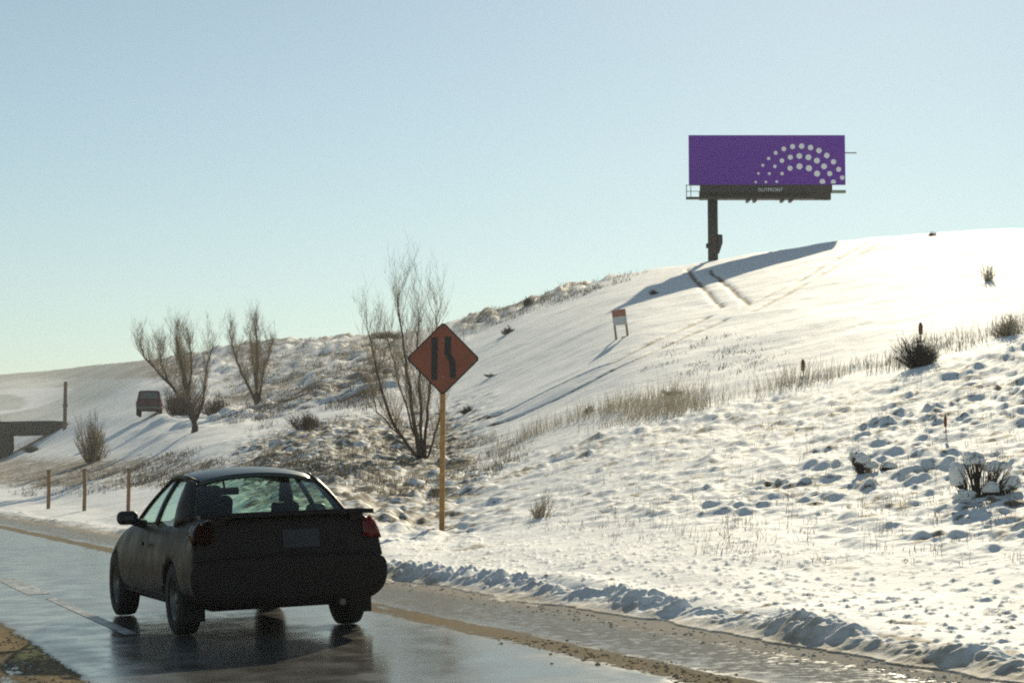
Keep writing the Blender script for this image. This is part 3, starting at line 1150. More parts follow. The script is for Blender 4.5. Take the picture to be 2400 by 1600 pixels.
# ---------------------------------------------------------------- billboard
def make_billboard():
    Y = 135.0
    k = Y / FPX / ca
    foot = at(1673, 606, Y)
    root = empty('billboard', (foot.x, Y, gz(foot.x, Y)))
    props(root, 'purple billboard with arcs of white dots on one dark steel pole', 'billboard')
    c0 = at(1797.5, 374.5, Y)
    ox, oz = root.location.x, root.location.z

    def lx(px): return at(px, 374, Y).x - ox
    def lz(py): return at(1797, py, Y).z - oz
    b = MB(); b.box(lx(1614.5), lx(1981), 0, 0.18, lz(433), lz(317)); b.build('face_panel', M_PURPLE, root)
    Z0, ZX, ZY = 4.612, 1550, 280
    dots = [(1018,677,13),(1048,584,14),(1096,497,16),(1159,423,18),(1237,362,22),(1325,320,26),(1420,295,28),(1518,290,30),(1614,305,30),(1705,338,30),(1789,391,30),(1860,459,29),(1915,540,27),(1953,630,25),
            (1128,677,14),(1166,586,16),(1226,508,19),(1303,446,25),(1395,410,28),(1492,396,31),(1590,410,32),(1681,446,32),(1758,508,31),(1818,586,28),(1856,677,27),
            (1245,673,15),(1303,586,19),(1390,528,28),(1492,508,33),(1594,528,34),(1681,586,33),(1738,673,30)]
    pan = root.children[0]
    zmin = lz(ZY + 694 / Z0)
    for x, y, r in dots:
        cx, cz, rr = lx(ZX + x / Z0), lz(ZY + y / Z0), r / Z0 * k
        b = MB()
        b.prism([(cx + rr * math.cos(2 * math.pi * i / 24), max(zmin, cz + rr * math.sin(2 * math.pi * i / 24))) for i in range(24)], -0.012, -0.004)
        b.build('dot', M_WHITE, pan)
    # apron with the operator's name
    b = MB(); b.box(lx(1640), lx(1950), 0.03, 0.16, lz(452), lz(433.2)); ap = b.build('apron', M_STEEL, root)
    cu = bpy.data.curves.new('name_lettering', 'FONT')
    cu.body = 'OUTFRONT'
    cu.size = 1.0
    cu.align_x = 'CENTER'
    cu.extrude = 0.0
    to = bpy.data.objects.new('tmp_text', cu); COL.objects.link(to)
    bpy.context.view_layer.update()
    tme = evaluated(to)
    bpy.data.objects.remove(to)
    co = np.array([v.co[:] for v in tme.vertices])
    wd = co[:, 0].max() - co[:, 0].min()
    sc_ = (58 * k) / wd
    mid = (co[:, 0].max() + co[:, 0].min()) / 2
    for v in tme.vertices:
        x, y = (v.co.x - mid) * sc_, v.co.y * sc_ * 1.05
        v.co = (lx(1805) + x, 0.022, lz(448.5) + y)
    link('name_lettering', tme, M_WHITE, ap)
    # catwalk, frame, brackets
    b = MB(); b.box(lx(1607), lx(1905), -0.55, 0.02, lz(468), lz(464)); b.build('catwalk', M_STEEL, root)
    b = MB()
    for x in (1643, 1700, 1760, 1820, 1880, 1935):
        b.box(lx(x) - 0.07, lx(x) + 0.07, 0.2, 0.38, lz(468), lz(330))
    b.build('back_stringers', M_STEEL, root)
    b = MB(); b.box(lx(1640), lx(1948), 0.25, 0.75, lz(466), lz(446)); b.build('torsion_beam', M_STEEL, root)
    for x in (1752, 1768, 1832, 1852):
        b = MB(); b.box(lx(x) - 0.1, lx(x) + 0.1, -0.5, 0.6, lz(473), lz(467)); b.build('catwalk_bracket', M_STEEL, root)
    b = MB()
    b.tube([(lx(1607), -0.5, lz(466)), (lx(1607), -0.5, lz(436))], 0.03, 6)
    b.tube([(lx(1617), -0.5, lz(466)), (lx(1617), -0.5, lz(436))], 0.03, 6)
    b.tube([(lx(1605), -0.5, lz(437)), (lx(1640), -0.5, lz(437))], 0.03, 6)
    b.tube([(lx(1605), -0.5, lz(451)), (lx(1640), -0.5, lz(451))], 0.025, 6)
    b.build('end_railing', M_GALV, root)
    b = MB(); b.box(lx(1948), lx(1980), -0.3, 0.1, lz(453), lz(447)); b.build('end_platform', M_GALV, root)
    b = MB(); b.tube([(lx(1981), 0.1, lz(358)), (lx(2008), 0.05, lz(358.5))], 0.05, 6); b.build('light_arm', M_PALE, root)
    # pole
    b = MB(); b.tube([(0, 0.5, -1.5), (0, 0.5, lz(447))], 12 * k, 20); po = b.build('pole', M_STEEL, root, True)
    b = MB(); b.prism([(11 * k, lz(548)), (21.5 * k, lz(549)), (22 * k, lz(568)), (14 * k, lz(592)), (9 * k, lz(592))], 0.2, 0.8); b.build('electric_box', M_STEEL, po)
    b = MB(); b.box(-16 * k, -9 * k, 0.3, 0.7, lz(579), lz(569)); b.build('clamp', M_STEEL, po)
    return root


make_billboard()


# ---------------------------------------------------------------- small barricade sign on the slope
def make_barricade():
    g = on_ground(1458, 794)
    k = 1.0 / ppm(g.y)
    root = empty('barricade_sign', g)
    props(root, 'small portable sign on two legs standing in the open snow', 'barricade')
    M = Matrix.Rotation(R(-7), 4, 'Y')
    W = 16 * k
    b = MB(); b.box(-W, W, -0.015, 0.015, 30 * k, 50 * k, M); b.build('lower_board', M_OFFWHITE, root)
    b = MB(); b.box(-W, W, -0.018, 0.015, 50.3 * k, 67 * k, M); b.build('upper_board', M_ORANGE, root)
    for sx in (-1, 1):
        b = MB(); b.box(sx * W * 0.86 - 2.6 * k, sx * W * 0.86 + 2.6 * k, 0.016, 0.05, -0.1, 64 * k, M)
        b.tube([M @ Vector((sx * W * 0.86, 0.03, 60 * k)), M @ Vector((sx * W * 0.86, 0.42, -0.1))], 1.8 * k, 5)
        b.build('leg', M_TANWOOD, root)
    b = MB(); b.box(-1.5 * k, W + 2 * k, -0.05, 0.05, -0.02, 2.5 * k, M); b.build('foot_bar', M_TANWOOD, root)
    return root


make_barricade()

# ---------------------------------------------------------------- fence posts and far pole
for i, (x, yt, yb, lab) in enumerate(((113, 1101, 1190, 'thin brown roadside post, farthest of three from the dark coupe'),
                                      (197, 1103, 1199, 'thin brown roadside post, middle of the three beyond the road'),
                                      (300, 1098, 1197, 'thin brown roadside post just above the coupe door mirror'))):
    g = on_ground(x, yb)
    k = 1 / ppm(g.y)
    r = empty('roadside_post', g)
    props(r, lab, 'post', 'posts along the road edge')
    b = MB()
    b.tube([(0, 0, -0.3), (0.01, 0, (yb - yt) * k * 0.5), (random.uniform(-.03, .03), 0, (yb - yt) * k)], [4.6 * k, 4.3 * k, 4.0 * k], 8)
    b.build('stake', M_STAKE, r)
    b = MB(); b.tube([(0, 0, (yb - yt) * k - 0.02), (0, 0, (yb - yt) * k + 0.03)], 4.9 * k, 8); b.build('cap', M_GREYWOOD, r)


# ---------------------------------------------------------------- overpass at the far left
def make_overpass():
    Y = 222.0
    k = Y / FPX
    g = at(0, 1093, Y)
    root = empty('overpass', (g.x, Y, g.z))
    props(root, 'dark concrete overpass end with one pier above the snowy bank', 'bridge')
    ox, oz = g.x, g.z

    def P(px, py):
        p = at(px, py, Y)
        return (p.x - ox, p.z - oz)
    b = MB()
    b.prism([P(-420, 985), P(-200, 986), P(20, 988), P(120, 986), P(154, 987), P(163, 992), P(168, 1001), P(164, 1011), P(150, 1016), P(120, 1014), P(20, 1017), P(-200, 1020), P(-420, 1022)], -1.0, 9.0)
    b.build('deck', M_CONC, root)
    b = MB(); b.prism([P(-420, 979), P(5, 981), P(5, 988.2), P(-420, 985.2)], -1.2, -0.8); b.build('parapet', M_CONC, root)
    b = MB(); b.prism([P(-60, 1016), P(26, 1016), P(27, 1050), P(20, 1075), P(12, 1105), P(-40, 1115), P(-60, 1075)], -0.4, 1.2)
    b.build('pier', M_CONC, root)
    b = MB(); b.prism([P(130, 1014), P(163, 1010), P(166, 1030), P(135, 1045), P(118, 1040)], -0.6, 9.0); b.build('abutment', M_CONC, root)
    return root


make_overpass()
Yp = 215
pb = at(152, 990, Yp); k = Yp / FPX
r = empty('pole', (pb.x, Yp, pb.z))
props(r, 'lone dark pole standing above the end of the overpass', 'pole')
b = MB(); b.tube([(0, 0, -2.0), (0, 0, 45 * k), (0, 0, 96 * k)], [4.6 * k, 4.4 * k, 4.0 * k], 8); b.build('shaft', M_GREYWOOD, r)
b = MB(); b.tube([(0, 0, 36 * k), (0, 0, 44 * k)], 6.0 * k, 8); b.build('collar', M_GREYWOOD, r)


# ---------------------------------------------------------------- parked vehicle far left
def make_suv():
    g = on_ground(352, 974)
    root = empty('parked_suv', g, R(8))
    props(root, 'maroon sport utility vehicle parked on the snow behind the bare tree', 'car')

    def half(pts): return [(x, z) for x, z in pts]
    body = loft([
        (-2.25, half([(0, .50), (.70, .50), (.84, .60), (.86, .85), (.80, 1.02), (.5, 1.05), (0, 1.05)])),
        (-2.1, half([(0, .42), (.74, .42), (.90, .55), (.92, .85), (.88, 1.05), (.6, 1.08), (0, 1.08)])),
        (1.0, half([(0, .40), (.74, .40), (.90, .55), (.92, .85), (.88, 1.04), (.6, 1.07), (0, 1.07)])),
        (2.1, half([(0, .42), (.72, .42), (.88, .55), (.90, .80), (.84, .98), (.6, 1.02), (0, 1.02)])),
        (2.3, half([(0, .50), (.62, .50), (.74, .58), (.78, .74), (.70, .86), (.5, .90), (0, .90)])),
    ]).build('body', M_MAROON, root)
    cab = loft([
        (-2.12, half([(0, 1.08), (.70, 1.08), (.84, 1.09), (.80, 1.15), (.7, 1.16), (0, 1.16)])),
        (-2.0, half([(0, 1.08), (.70, 1.08), (.85, 1.10), (.72, 1.72), (.6, 1.77), (0, 1.79)])),
        (0.4, half([(0, 1.08), (.70, 1.08), (.85, 1.10), (.72, 1.74), (.6, 1.79), (0, 1.81)])),
        (1.2, half([(0, 1.07), (.70, 1.07), (.84, 1.08), (.80, 1.12), (.7, 1.13), (0, 1.13)])),
    ]).build('roof', M_MAROON, root)
    b = MB(); b.prism([(-.66, 1.20), (.66, 1.20), (.58, 1.66), (-.58, 1.66)], -2.16, -2.02, None)
    o = b.build('rear_window', M_SUVGLASS, root)
    for sx in (-1, 1):
        for y0, y1 in ((-1.85, -1.05), (-0.95, -0.1), (0.0, 0.75)):
            bb = MB()
            n = [(sx * .845, y0, 1.17), (sx * .845, y1, 1.17), (sx * .745, y1 - (0.25 if y0 == 0 else 0), 1.66), (sx * .745, y0, 1.66)]
            bb.v = n + [(x - sx * 0.05, y, z) for x, y, z in n]
            bb.f = [(0, 1, 2, 3), (4, 7, 6, 5), (0, 4, 5, 1), (1, 5, 6, 2), (2, 6, 7, 3), (3, 7, 4, 0)]
            bb.build('side_window', M_SUVGLASS, root)
        for yc in (-1.3, 1.4):
            wv = MB(); wv.lathe([(0.05, -0.1), (0.36, -0.11), (0.38, -0.06), (0.38, 0.06), (0.36, 0.11), (0.05, 0.1)], 0, 20)
            t = wv.build('tyre', M_RUBBER, root, True); t.location = (sx * .80, yc, .37)
            hb = MB(); hb.lathe([(0.001, 0.115 * sx), (0.2, 0.112 * sx), (0.21, 0.0)], 0, 16); hb.build('hubcap', M_RIM, t)
        bb = MB(); bb.box(sx * .76, sx * .86, -2.285, -2.2, .72, 1.0); bb.build('tail_light', M_LENS, root)
    bb = MB(); bb.box(-.86, .86, -2.38, -2.2, .46, .66); bb.build('bumper', M_BUMPER, root)
    bb = MB(); bb.box(-.16, .16, -2.275, -2.25, .78, .92); bb.build('number_plate', M_PLATE, root)
    return root


make_suv()


# ---------------------------------------------------------------- bare trees
def limb_pts(pxs, Y, jit=0.25, seed=0):
    rr = random.Random(seed)
    out = []
    off = 0
    for i, (x, y) in enumerate(pxs):
        if i > 0:
            off += rr.uniform(-jit, jit)
        p = at(x, y, Y)
        p.y = Y + off
        out.append(p)
    return out


def resample(pts, n):
    pts = [Vector(p) for p in pts]
    L = [0]
    for a, b in zip(pts[:-1], pts[1:]):
        L.append(L[-1] + (b - a).length)
    out = []
    for i in range(n):
        t = L[-1] * i / (n - 1)
        j = max(0, min(len(pts) - 2, int(np.searchsorted(L, t)) - 1))
        f = (t - L[j]) / (L[j + 1] - L[j] + 1e-9)
        out.append(pts[j].lerp(pts[j + 1], f))
    return out


def twig(mb, p, d, L, r, depth, rr, up=0.5):
    n = 4
    pts = [p.copy()]
    q_ = p.copy()
    dd = d.normalized()
    for i in range(n):
        dd = (dd + Vector((rr.uniform(-.16, .16), rr.uniform(-.16, .16), up * 0.30))).normalized()
        q_ = q_ + dd * (L / n)
        pts.append(q_.copy())
    mb.tube(pts, [r * (1 - 0.7 * i / n) for i in range(n + 1)], 3, False)
    if depth > 0:
        for _ in range(rr.randint(2, 4)):
            i = rr.randint(1, n)
            a = rr.uniform(0, 6.28)
            nd = (dd + Vector((math.cos(a) * 0.7, math.sin(a) * 0.7, 0.2))).normalized()
            twig(mb, pts[i], nd, L * rr.uniform(0.45, 0.7), r * 0.6, depth - 1, rr, up)


def bare_tree(name, label, base_px, limbs, r0, twigs, tl, seed, up=0.55, group='bare trees beside the road', rt=0.016):
    rr = random.Random(seed)
    g = on_ground(*base_px, sink=0.1)
    root = empty(name, g)
    props(root, label, 'tree', group)
    trunk, crown = MB(), MB()
    for li, (pxs, rs, nt) in enumerate(limbs):
        L = limb_pts(pxs, g.y, 0.22, seed * 10 + li)
        L[0] = g + (Vector((L[0].x, g.y, L[0].z)) - g) * (1.0 if li else 0.0)
        L = [p - g for p in L]
        P = resample(L, 14)
        for i in range(1, 14):
            P[i] += Vector((rr.uniform(-1, 1), rr.uniform(-1, 1), 0)) * 0.035
        rad = [r0 * rs * (1 - 0.82 * i / 13) + 0.006 for i in range(14)]
        trunk.tube(P, rad, 7)
        for _ in range(int(nt * 3.2)):
            i = rr.randint(3, 13)
            ax = (P[min(i + 1, 13)] - P[i - 1]).normalized()
            a = rr.uniform(0, 6.28)
            dd = (ax * 0.9 + Vector((math.cos(a), math.sin(a), 0)) * rr.uniform(0.3, 0.9) + Vector((0, 0, 0.35))).normalized()
            twig(crown, P[i], dd, rr.uniform(*tl), rt, 2, rr, up)
    C_ = np.array(crown.v)
    rg_ = np.random.default_rng(seed)
    nh = 2300
    p0 = C_[rg_.integers(0, len(C_), nh)]
    dv = rg_.normal(0, 0.42, (nh, 3)); dv[:, 2] = np.abs(dv[:, 2]) * 0.4 + 0.75
    dv /= np.linalg.norm(dv, axis=1)[:, None]
    ln = rg_.uniform(0.25, 0.75, nh)[:, None] * tl[1] / 1.1
    p1 = p0 + dv * ln
    wv = np.stack([np.ones(nh), rg_.uniform(-.6, .6, nh), np.zeros(nh)], 1) * rt * 0.42
    nb = len(crown.v)
    crown.v += np.stack([p0 - wv, p0 + wv, p1], 1).reshape(-1, 3).tolist()
    crown.f += (nb + np.arange(nh * 3).reshape(-1, 3)).tolist()
    trunk.build('trunk', M_BARK, root, True)
    crown.build('crown', M_TWIG, root, False)
    return root


bare_tree('bare_tree', 'tall many-stemmed bare tree directly behind the orange diamond sign', (990, 1086), [
    ([(985, 1086), (965, 1055), (938, 1018), (905, 955), (886, 880), (876, 830), (868, 785)], 0.85, 16),
    ([(988, 1086), (972, 990), (960, 900), (950, 820), (941, 770), (937, 735), (934, 700)], 1.1, 18),
    ([(992, 1086), (986, 960), (984, 860), (976, 800), (982, 740)], 0.9, 16),
    ([(995, 1086), (1000, 970), (1010, 880), (1015, 800), (1024, 745)], 0.8, 16),
    ([(998, 1080), (1022, 1010), (1040, 930), (1046, 860)], 0.5, 9),
    ([(985, 1080), (950, 1030), (915, 1000), (880, 960), (866, 900)], 0.45, 9),
    ([(985, 1075), (955, 960), (925, 860), (906, 800), (900, 755)], 0.5, 10),
], 0.062, 0, (0.5, 1.1), 3, rt=0.0075)
bare_tree('bare_tree', 'bare tree forking low beside the parked maroon vehicle', (456, 1016), [
    ([(456, 1016), (457, 1000), (452, 975), (440, 925), (432, 870), (420, 830), (413, 790)], 1.2, 26),
    ([(455, 990), (440, 960), (412, 915), (385, 885), (362, 862), (342, 840), (330, 805)], 0.75, 22),
    ([(459, 985), (474, 940), (482, 885), (486, 845), (500, 812)], 0.6, 14),
    ([(446, 950), (430, 895), (420, 850), (412, 810)], 0.6, 12),
    ([(440, 925), (448, 870), (446, 820), (440, 780)], 0.5, 10),
    ([(395, 895), (380, 855), (372, 815)], 0.35, 9),
], 0.145, 0, (0.5, 1.1), 5, rt=0.0105)
bare_tree('bare_tree', 'slim bare tree with one upright leader left of the diamond sign', (604, 966), [
    ([(604, 966), (603, 940), (602, 890), (604, 845), (603, 805), (601, 765)], 1.1, 26),
    ([(601, 945), (586, 910), (570, 880), (556, 845), (547, 810), (541, 785)], 0.7, 18),
    ([(606, 945), (614, 890), (622, 850), (636, 812)], 0.6, 14),
    ([(603, 930), (596, 880), (592, 840), (586, 800)], 0.5, 12),
], 0.145, 0, (0.5, 1.15), 9, rt=0.0115)


# ---------------------------------------------------------------- shrubs
def shrub(label, base_px, wpx, hpx, mat, n, seed, upright=0.5, name='shrub', group='shrubs on the hillside', droop=0.0, snow=False):
    rr = random.Random(seed)
    g = on_ground(*base_px, sink=0.03)
    k = 1 / ppm(g.y)
    W, Hh = wpx * k / 2, hpx * k
    root = empty(name, g)
    props(root, label, 'shrub', group)
    stems, tw = MB(), MB()
    r = max(0.005, 1.0 * k * 0.5)
    for i in range(n):
        a = rr.uniform(0, 6.28)
        rad = math.sqrt(rr.random()) * W
        h = Hh * rr.uniform(0.3, 1.0) * (1 - 0.35 * (rad / W) ** 2) * (0.72 + 0.35 * math.sin(a * 2 + seed) * math.cos(a * 3 - seed))
        rad *= 0.8 + 0.45 * math.sin(a * 3 + seed * 2)
        b0 = Vector((math.cos(a) * rad * 0.35, math.sin(a) * rad * 0.35, -0.03))
        t1 = Vector((math.cos(a) * rad, math.sin(a) * rad, h))
        m_ = b0.lerp(t1, 0.5) + Vector((rr.uniform(-1, 1), rr.uniform(-1, 1), rr.uniform(-.5, .5))) * W * 0.15
        (stems if i % 4 == 0 else tw).tube([b0, m_, t1], [r * 1.5, r * 1.1, r * 0.5], 3, False)
        for _ in range(2):
            f = rr.uniform(0.35, 0.9)
            p = b0.lerp(t1, f)
            aa = rr.uniform(0, 6.28)
            q2 = p + Vector((math.cos(aa) * W * 0.28, math.sin(aa) * W * 0.28, Hh * rr.uniform(0.05, 0.25)))
            tw.tube([p, q2], [r * 0.9, r * 0.4], 3, False)
    stems.build('stem', M_BARK, root)
    tw.build('twigs', mat, root)
    return root


shrub('grey upright shrub with many thin stems beside the overpass', (219, 1079), 92, 165, M_TWIG, 190, 31)
shrub('wide brown bush right beside the parked maroon vehicle', (428, 974), 124, 120, M_BRUSH, 420, 32)
shrub('reddish brown bush between the two far bare trees', (508, 970), 84, 70, M_BRUSH, 160, 33)
shrub('dark brown bush with a rusty stalk behind it on the right slope', (2158, 852), 120, 100, M_DARKBRUSH, 380, 34)
shrub('tan bushy tuft uphill of the dark brown bush at the frame edge', (2362, 786), 96, 66, M_DRY, 240, 35)
shrub('small olive tuft below the tyre ruts', (1383, 966), 34, 24, M_DARKBRUSH, 90, 36)
shrub('low dark sprawl just above the tall dry grass', (1580, 918), 64, 18, M_DARKBRUSH, 120, 37)
shrub('dark bush alone in the snow right of the diamond sign top', (1190, 786), 38, 24, M_DARKBRUSH, 110, 38)
shrub('dark bush on the skyline left of the billboard shadow', (1236, 716), 36, 32, M_DARKBRUSH, 110, 39)
shrub('small flat dark tuft beside the right tip of the diamond sign', (1155, 886), 42, 10, M_DARKBRUSH, 60, 40)
shrub('grey tuft at the lower end of the tyre ruts', (1096, 968), 48, 26, M_DARKBRUSH, 120, 41)
shrub('tiny bush on the skyline right of the billboard', (2184, 552), 26, 13, M_BRUSH, 60, 42)
shrub('brown rounded bush on the brushy bank left of the diamond sign', (722, 1018), 96, 66, M_BRUSH, 240, 43)
shrub('low dark bush under the overpass deck', (78, 1060), 70, 24, M_DARKBRUSH, 120, 44)
shrub('tan weed clump on the snow right of the sign post', (1266, 1214), 76, 84, M_DRY, 60, 45)
shrub('small dark bush inside the billboard shadow', (1533, 690), 26, 18, M_DARKBRUSH, 70, 46)
shrub('thin tan tuft high on the right slope near the frame edge', (2318, 660), 40, 66, M_DRY, 50, 47)
shrub('grey brush on the ridge behind the tall bare tree', (905, 800), 90, 26, M_SAGE, 160, 48)


def mullein(label, base_px, hpx, wpx, seed):
    rr = random.Random(seed)
    g = on_ground(*base_px, sink=0.03)
    k = 1 / ppm(g.y)
    root = empty('mullein_stalk', g)
    props(root, label, 'plant', 'rusty dried seed stalks')
    Hh = hpx * k
    b = MB(); b.tube([(0, 0, -0.05), (0.01, 0, Hh * 0.5), (0.0, 0, Hh)], [1.4 * k, 1.2 * k, 0.8 * k], 6); b.build('stem', M_MULLEIN, root)
    b = MB()
    n = 8
    pts = [Vector((rr.uniform(-.3, .3) * k, rr.uniform(-.3, .3) * k, Hh * (0.40 + 0.62 * i / n))) for i in range(n + 1)]
    rad = [wpx * k * 0.5 * (0.4, 0.9, 0.75, 1.0, 0.8, 0.95, 0.75, 0.6, 0.2)[i] for i in range(n + 1)]
    b.tube(pts, rad, 7); b.build('seed_head', M_MULLEIN, root)
    b = MB()
    for i in range(7):
        a = rr.uniform(0, 6.28)
        b.tube([(0, 0, 0.02), (math.cos(a) * 5 * k, math.sin(a) * 5 * k, 5 * k), (math.cos(a) * 9 * k, math.sin(a) * 9 * k, 2 * k)], [1.0 * k, 1.6 * k, 0.3 * k], 4)
    b.build('dry_leaves', M_DRY, root)


mullein('rusty seed stalk rising out of the dark round bush', (2158, 800), 48, 12, 1)
mullein('rusty seed stalk above the middle of the tall dry grass', (1882, 876), 46, 12, 2)
mullein('rusty seed stalk above the snow-capped shrubs', (2216, 1016), 46, 9, 3)


def snow_shrub(label, base_px, blobs, stems, seed):
    """snow-capped shrub: blobs are (dx,dz,depth,rx,rz) in photo px from the base"""
    rr = random.Random(seed)
    g = on_ground(*base_px, sink=0.02)
    k = 1 / ppm(g.y)
    root = empty('snow_capped_shrub', g)
    props(root, label, 'shrub', 'snow-capped shrubs')
    for i, (dx, dz, dy, rx, rz) in enumerate(blobs):
        bm = bmesh.new()
        bmesh.ops.create_icosphere(bm, subdivisions=4, radius=1.0)
        for v in bm.verts:
            n = v.co.normalized()
            f = 1 + 0.20 * float(vnoise(np.array([n.x * 1.7 + i * 9]), np.array([n.y * 1.7 + n.z * 2.3]), seed)[0]) + 0.10 * float(vnoise(np.array([n.x * 5 + i]), np.array([n.y * 5 + n.z * 6]), seed + 4)[0])
            zz = n.z * f
            if zz < -0.25:
                zz = -0.25 + (zz + 0.25) * 0.25
            v.co = ((n.x * f * rx + dx) * k, n.y * f * rx * 0.9 * k + dy * k, (zz * rz + dz) * k)
        me = bpy.data.meshes.new('snow_cap'); bm.to_mesh(me); bm.free(); smooth(me)
        link('snow_cap', me, M_CAP, root)
    b = MB()
    for i in range(stems):
        dx, dz, dy, rx, rz = rr.choice(blobs)
        a = rr.uniform(0, 6.28)
        p0 = Vector((rr.uniform(-.35, .35) * rx + dx * 0.5, rr.uniform(-.4, .1) * rx, -3)) * k
        p1 = Vector((dx + math.cos(a) * rx * rr.uniform(0.6, 1.25), dy + math.sin(a) * rx * 0.95, dz + rr.uniform(-0.3, 1.15) * rz)) * k
        m_ = p0.lerp(p1, 0.5) + Vector((rr.uniform(-6, 6), rr.uniform(-6, 6), rr.uniform(-3, 6))) * k
        b.tube([p0, m_, p1], [1.5 * k, 1.1 * k, 0.5 * k], 4, False)
    b.build('stem', M_DARKBRUSH, root)


def _blobs(seed, spots):
    rr = random.Random(seed)
    out = []
    for x, z, w_, h_ in spots:
        for _ in range(3):
            out.append((x + rr.uniform(-.5, .5) * w_, z + rr.uniform(-.35, .35) * h_, rr.uniform(-.4, .6) * w_, w_ * rr.uniform(0.45, 0.75), h_ * rr.uniform(0.45, 0.8)))
    return out


snow_shrub('snow-capped shrub with dark stems, smaller and higher of the two', (2035, 1098), _blobs(3, [(-32, 42, 14, 14), (0, 26, 30, 24), (42, 14, 26, 16), (70, 8, 14, 10)]), 170, 51)
snow_shrub('snow-capped shrub with dark stems, larger and nearer the frame edge', (2290, 1185), _blobs(4, [(0, 92, 36, 24), (50, 70, 34, 26), (-40, 50, 26, 34), (40, 22, 36, 22), (-20, 8, 34, 18), (82, 30, 26, 26)]), 260, 52)


# ---------------------------------------------------------------- uncounted vegetation
def scatter(poly, n, seed, clump=0.0, thr=0.02):
    rr = np.random.default_rng(seed)
    P = np.array(poly, float)
    lo, hi = P.min(0), P.max(0)
    out = []
    while len(out) < n:
        x, y = rr.uniform(lo, hi)
        ins = False
        j = len(P) - 1
        for i in range(len(P)):
            if (P[i][1] > y) != (P[j][1] > y) and x < (P[j][0] - P[i][0]) * (y - P[i][1]) / (P[j][1] - P[i][1]) + P[i][0]:
                ins = not ins
            j = i
        if ins:
            out.append((x, y))
    out = np.array(out)
    h = ground_hits(out[:, 0], out[:, 1])
    h = h[~np.isnan(h[:, 0])]
    if clump:
        h = h[fbm(h[:, 0] / clump, h[:, 1] / (clump * 1.6), 201, 2) + rr.normal(0, 0.2, len(h)) > thr]
    return h


def blades(name, label, cat_kind, pts, per, hgt, spread, wid, mat, seed, lean=0.35):
    rr = np.random.default_rng(seed)
    n = len(pts) * per
    base = np.repeat(pts, per, 0) + rr.normal(0, 1, (n, 2)) * spread
    z = height(base[:, 0], base[:, 1]) - 0.02
    hh = rr.uniform(0.3, 1.0, n) ** 1.3 * hgt * np.repeat(rr.uniform(0.5, 1.25, len(pts)), per)
    a = rr.uniform(0, 6.28, n)
    l = rr.uniform(0.0, lean, n) * hh
    tip = np.stack([base[:, 0] + np.cos(a) * l, base[:, 1] + np.sin(a) * l, z + hh], 1)
    mid = np.stack([base[:, 0] + np.cos(a) * l * 0.35, base[:, 1] + np.sin(a) * l * 0.35, z + hh * 0.55], 1)
    b = rr.uniform(-0.6, 0.6, n)
    wx, wy = np.cos(b) * wid, np.sin(b) * wid
    B = np.stack([base[:, 0], base[:, 1], z], 1)
    wv = np.stack([wx, wy, np.zeros(n)], 1)
    V_ = np.stack([B - wv, B + wv, mid + wv * 0.7, mid - wv * 0.7, tip], 1).reshape(-1, 3)
    o5 = np.arange(n)[:, None] * 5
    F4 = (o5 + np.array([[0, 1, 2, 3]]))
    F3 = (o5 + np.array([[3, 2, 4]]))
    me = bpy.data.meshes.new(name)
    me.from_pydata(V_.tolist(), [], F4.tolist() + F3.tolist())
    o = link(name, me, mat)
    props(o, label, None, None, 'stuff')
    return o


gp = [(1180, 1060), (1330, 1015), (1450, 1000), (1560, 985), (1650, 965), (1800, 935), (1920, 905), (1900, 862), (1700, 885), (1600, 910), (1450, 945), (1300, 995), (1190, 1030)]
blades('dry_grass', 'tall dry tan grass in a line across the slope', 'grass', scatter(gp, 950, 1, 2.0, 0.10), 6, 0.72, 0.34, 0.0045, M_DRY, 1, 0.6)
gp2 = [(1850, 905), (2150, 850), (2400, 775), (2400, 745), (2150, 800), (1900, 868)]
blades('dry_grass', 'thin dry grass along the upper right slope', 'grass', scatter(gp2, 110, 2), 8, 0.42, 0.15, 0.006, M_DRY, 2)
bank = [(560, 1060), (700, 1000), (860, 960), (1060, 1000), (1210, 1030), (1240, 1075), (1120, 1150), (1010, 1190), (880, 1180), (800, 1150), (640, 1110)]
blades('low_brush', 'brown stubbly brush poking through snow on the bank', 'brush', scatter(bank, 900, 3, 1.3), 12, 0.22, 0.13, 0.0065, M_BRUSH, 3, 0.9)
blades('dry_grass', 'tan stubble among the brush on the bank', 'grass', scatter(bank, 300, 4), 8, 0.32, 0.12, 0.0065, M_DRY, 4, 0.6)
lb = [(30, 1150), (130, 1110), (330, 1075), (460, 1060), (640, 1065), (820, 1130), (600, 1140), (420, 1140), (250, 1150), (60, 1165)]
blades('low_brush', 'grey brown brush along the foot of the left bank', 'brush', scatter(lb, 420, 5, 3.0), 12, 0.26, 0.25, 0.010, M_BRUSH, 5, 0.9)
blades('sage_brush', 'grey sage brush along the foot of the left bank', 'brush', scatter(lb, 360, 6, 2.5), 12, 0.26, 0.25, 0.010, M_SAGE, 6, 0.9)
ub = [(480, 960), (560, 880), (620, 800), (860, 790), (930, 820), (900, 950), (700, 1000), (560, 1010)]
blades('low_brush', 'scattered dark brush on the rise left of the diamond sign', 'brush', scatter(ub, 1300, 7, 2.6), 16, 0.45, 0.32, 0.013, M_BRUSH, 7, 1.0)
cb = [(1060, 765), (1180, 715), (1300, 670), (1480, 630), (1500, 645), (1380, 690), (1260, 725), (1180, 760), (1080, 790)]
blades('low_brush', 'patchy brush along the skyline left of the billboard', 'brush', scatter(cb, 150, 8), 16, 0.42, 0.4, 0.014, M_SAGE, 8, 1.0)
fr = [(1180, 1080), (1600, 1000), (2400, 860), (2400, 1330), (1800, 1330), (1150, 1240)]
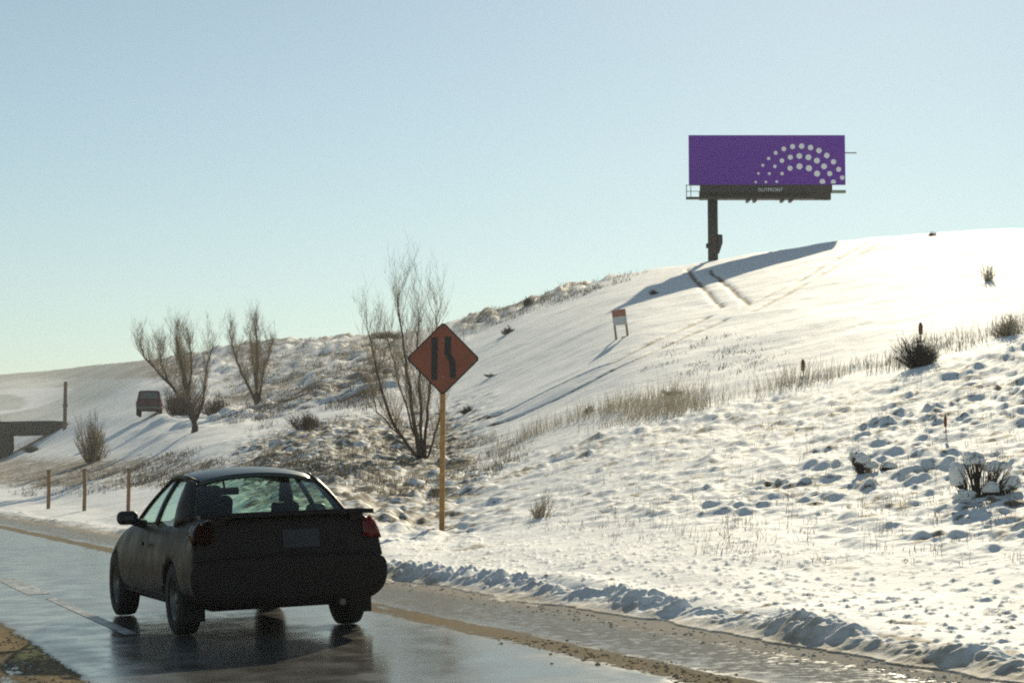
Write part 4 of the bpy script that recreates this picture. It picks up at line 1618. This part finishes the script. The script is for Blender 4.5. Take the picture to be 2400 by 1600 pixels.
blades('dry_grass', 'sparse tan stalks standing in the foreground snow', 'grass', scatter(fr, 260, 9), 5, 0.24, 0.05, 0.003, M_DRY, 9, 0.4)
blades('low_brush', 'sparse brown twigs poking from the foreground mounds', 'brush', scatter(fr, 260, 10), 7, 0.11, 0.06, 0.004, M_BRUSH, 10, 1.2)


ut = [(1500, 880), (1560, 805), (1700, 790), (1850, 815), (1800, 860), (1650, 885)]
blades('low_brush', 'small dark tufts on the open snow above the tall dry grass', 'brush', scatter(ut, 46, 21), 16, 0.16, 0.22, 0.008, M_DARKBRUSH, 21, 1.4)


# ---------------------------------------------------------------- sand clods on the road
def clods(name, label, spots, seed, smin, smax, mat):
    rr = random.Random(seed)
    mb = MB()
    ico = [(0, 0, 1), (0.89, 0, 0.45), (0.28, 0.85, 0.45), (-0.72, 0.53, 0.45), (-0.72, -0.53, 0.45), (0.28, -0.85, 0.45),
           (0.72, 0.53, -0.45), (-0.28, 0.85, -0.45), (-0.89, 0, -0.45), (-0.28, -0.85, -0.45), (0.72, -0.53, -0.45), (0, 0, -1)]
    fac = [(0, 1, 2), (0, 2, 3), (0, 3, 4), (0, 4, 5), (0, 5, 1), (1, 6, 2), (2, 7, 3), (3, 8, 4), (4, 9, 5), (5, 10, 1), (6, 7, 2), (7, 8, 3), (8, 9, 4), (9, 10, 5), (10, 6, 1), (11, 7, 6), (11, 8, 7), (11, 9, 8), (11, 10, 9), (11, 6, 10)]
    for s_, t_ in spots:
        p = road_pt(s_, t_)
        r = rr.uniform(smin, smax) * rr.uniform(0.5, 1.0)
        n = len(mb.v)
        for x, y, z in ico:
            j = rr.uniform(0.7, 1.25)
            mb.v.append((p.x + x * r * j, p.y + y * r * j, p.z + r * 0.25 + z * r * 0.6 * j))
        mb.f += [tuple(n + i for i in f) for f in fac]
    props(mb.build(name, mat), label, None, None, 'stuff')


_r = random.Random(77)
clods('sand_clods', 'brown sand clods in the strip beside the driving lane', [(5.42 + _r.gauss(0, 0.11), 9.0 + 5.5 * _r.random() ** 1.6) for _ in range(420)], 5, 0.006, 0.022, M_SAND)
clods('loose_sand', 'loose tan sand and grit left of the white line', [(1.95 - abs(_r.gauss(0, 0.30)), _r.uniform(11, 18)) for _ in range(480)], 6, 0.006, 0.022, M_SAND)
clods('snow_crumbs', 'dirty snow crumbs along the road edge', [(EDGE - 0.05 - abs(_r.gauss(0, 0.22)), 8 + 32 * _r.random() ** 1.5) for _ in range(700)], 7, 0.006, 0.022, M_CRUMB)
# ---------------------------------------------------------------- the cold hazy air
mb = MB()
mb.box(-3000, 3000, -400, 2500, -2.4, 70.0)
hz = bpy.data.materials.new('cold_haze')
hz.use_nodes = True
for n_ in list(hz.node_tree.nodes):
    hz.node_tree.nodes.remove(n_)
ho = hz.node_tree.nodes.new('ShaderNodeOutputMaterial')
hv = hz.node_tree.nodes.new('ShaderNodeVolumePrincipled')
hv.inputs['Color'].default_value = (0.93, 0.95, 0.96, 1)
hv.inputs['Density'].default_value = 0.00038
hv.inputs['Anisotropy'].default_value = 0.2
hz.node_tree.links.new(hv.outputs[0], ho.inputs['Volume'])
props(mb.build('haze', hz), 'thin cold haze filling the air', None, None, 'stuff')
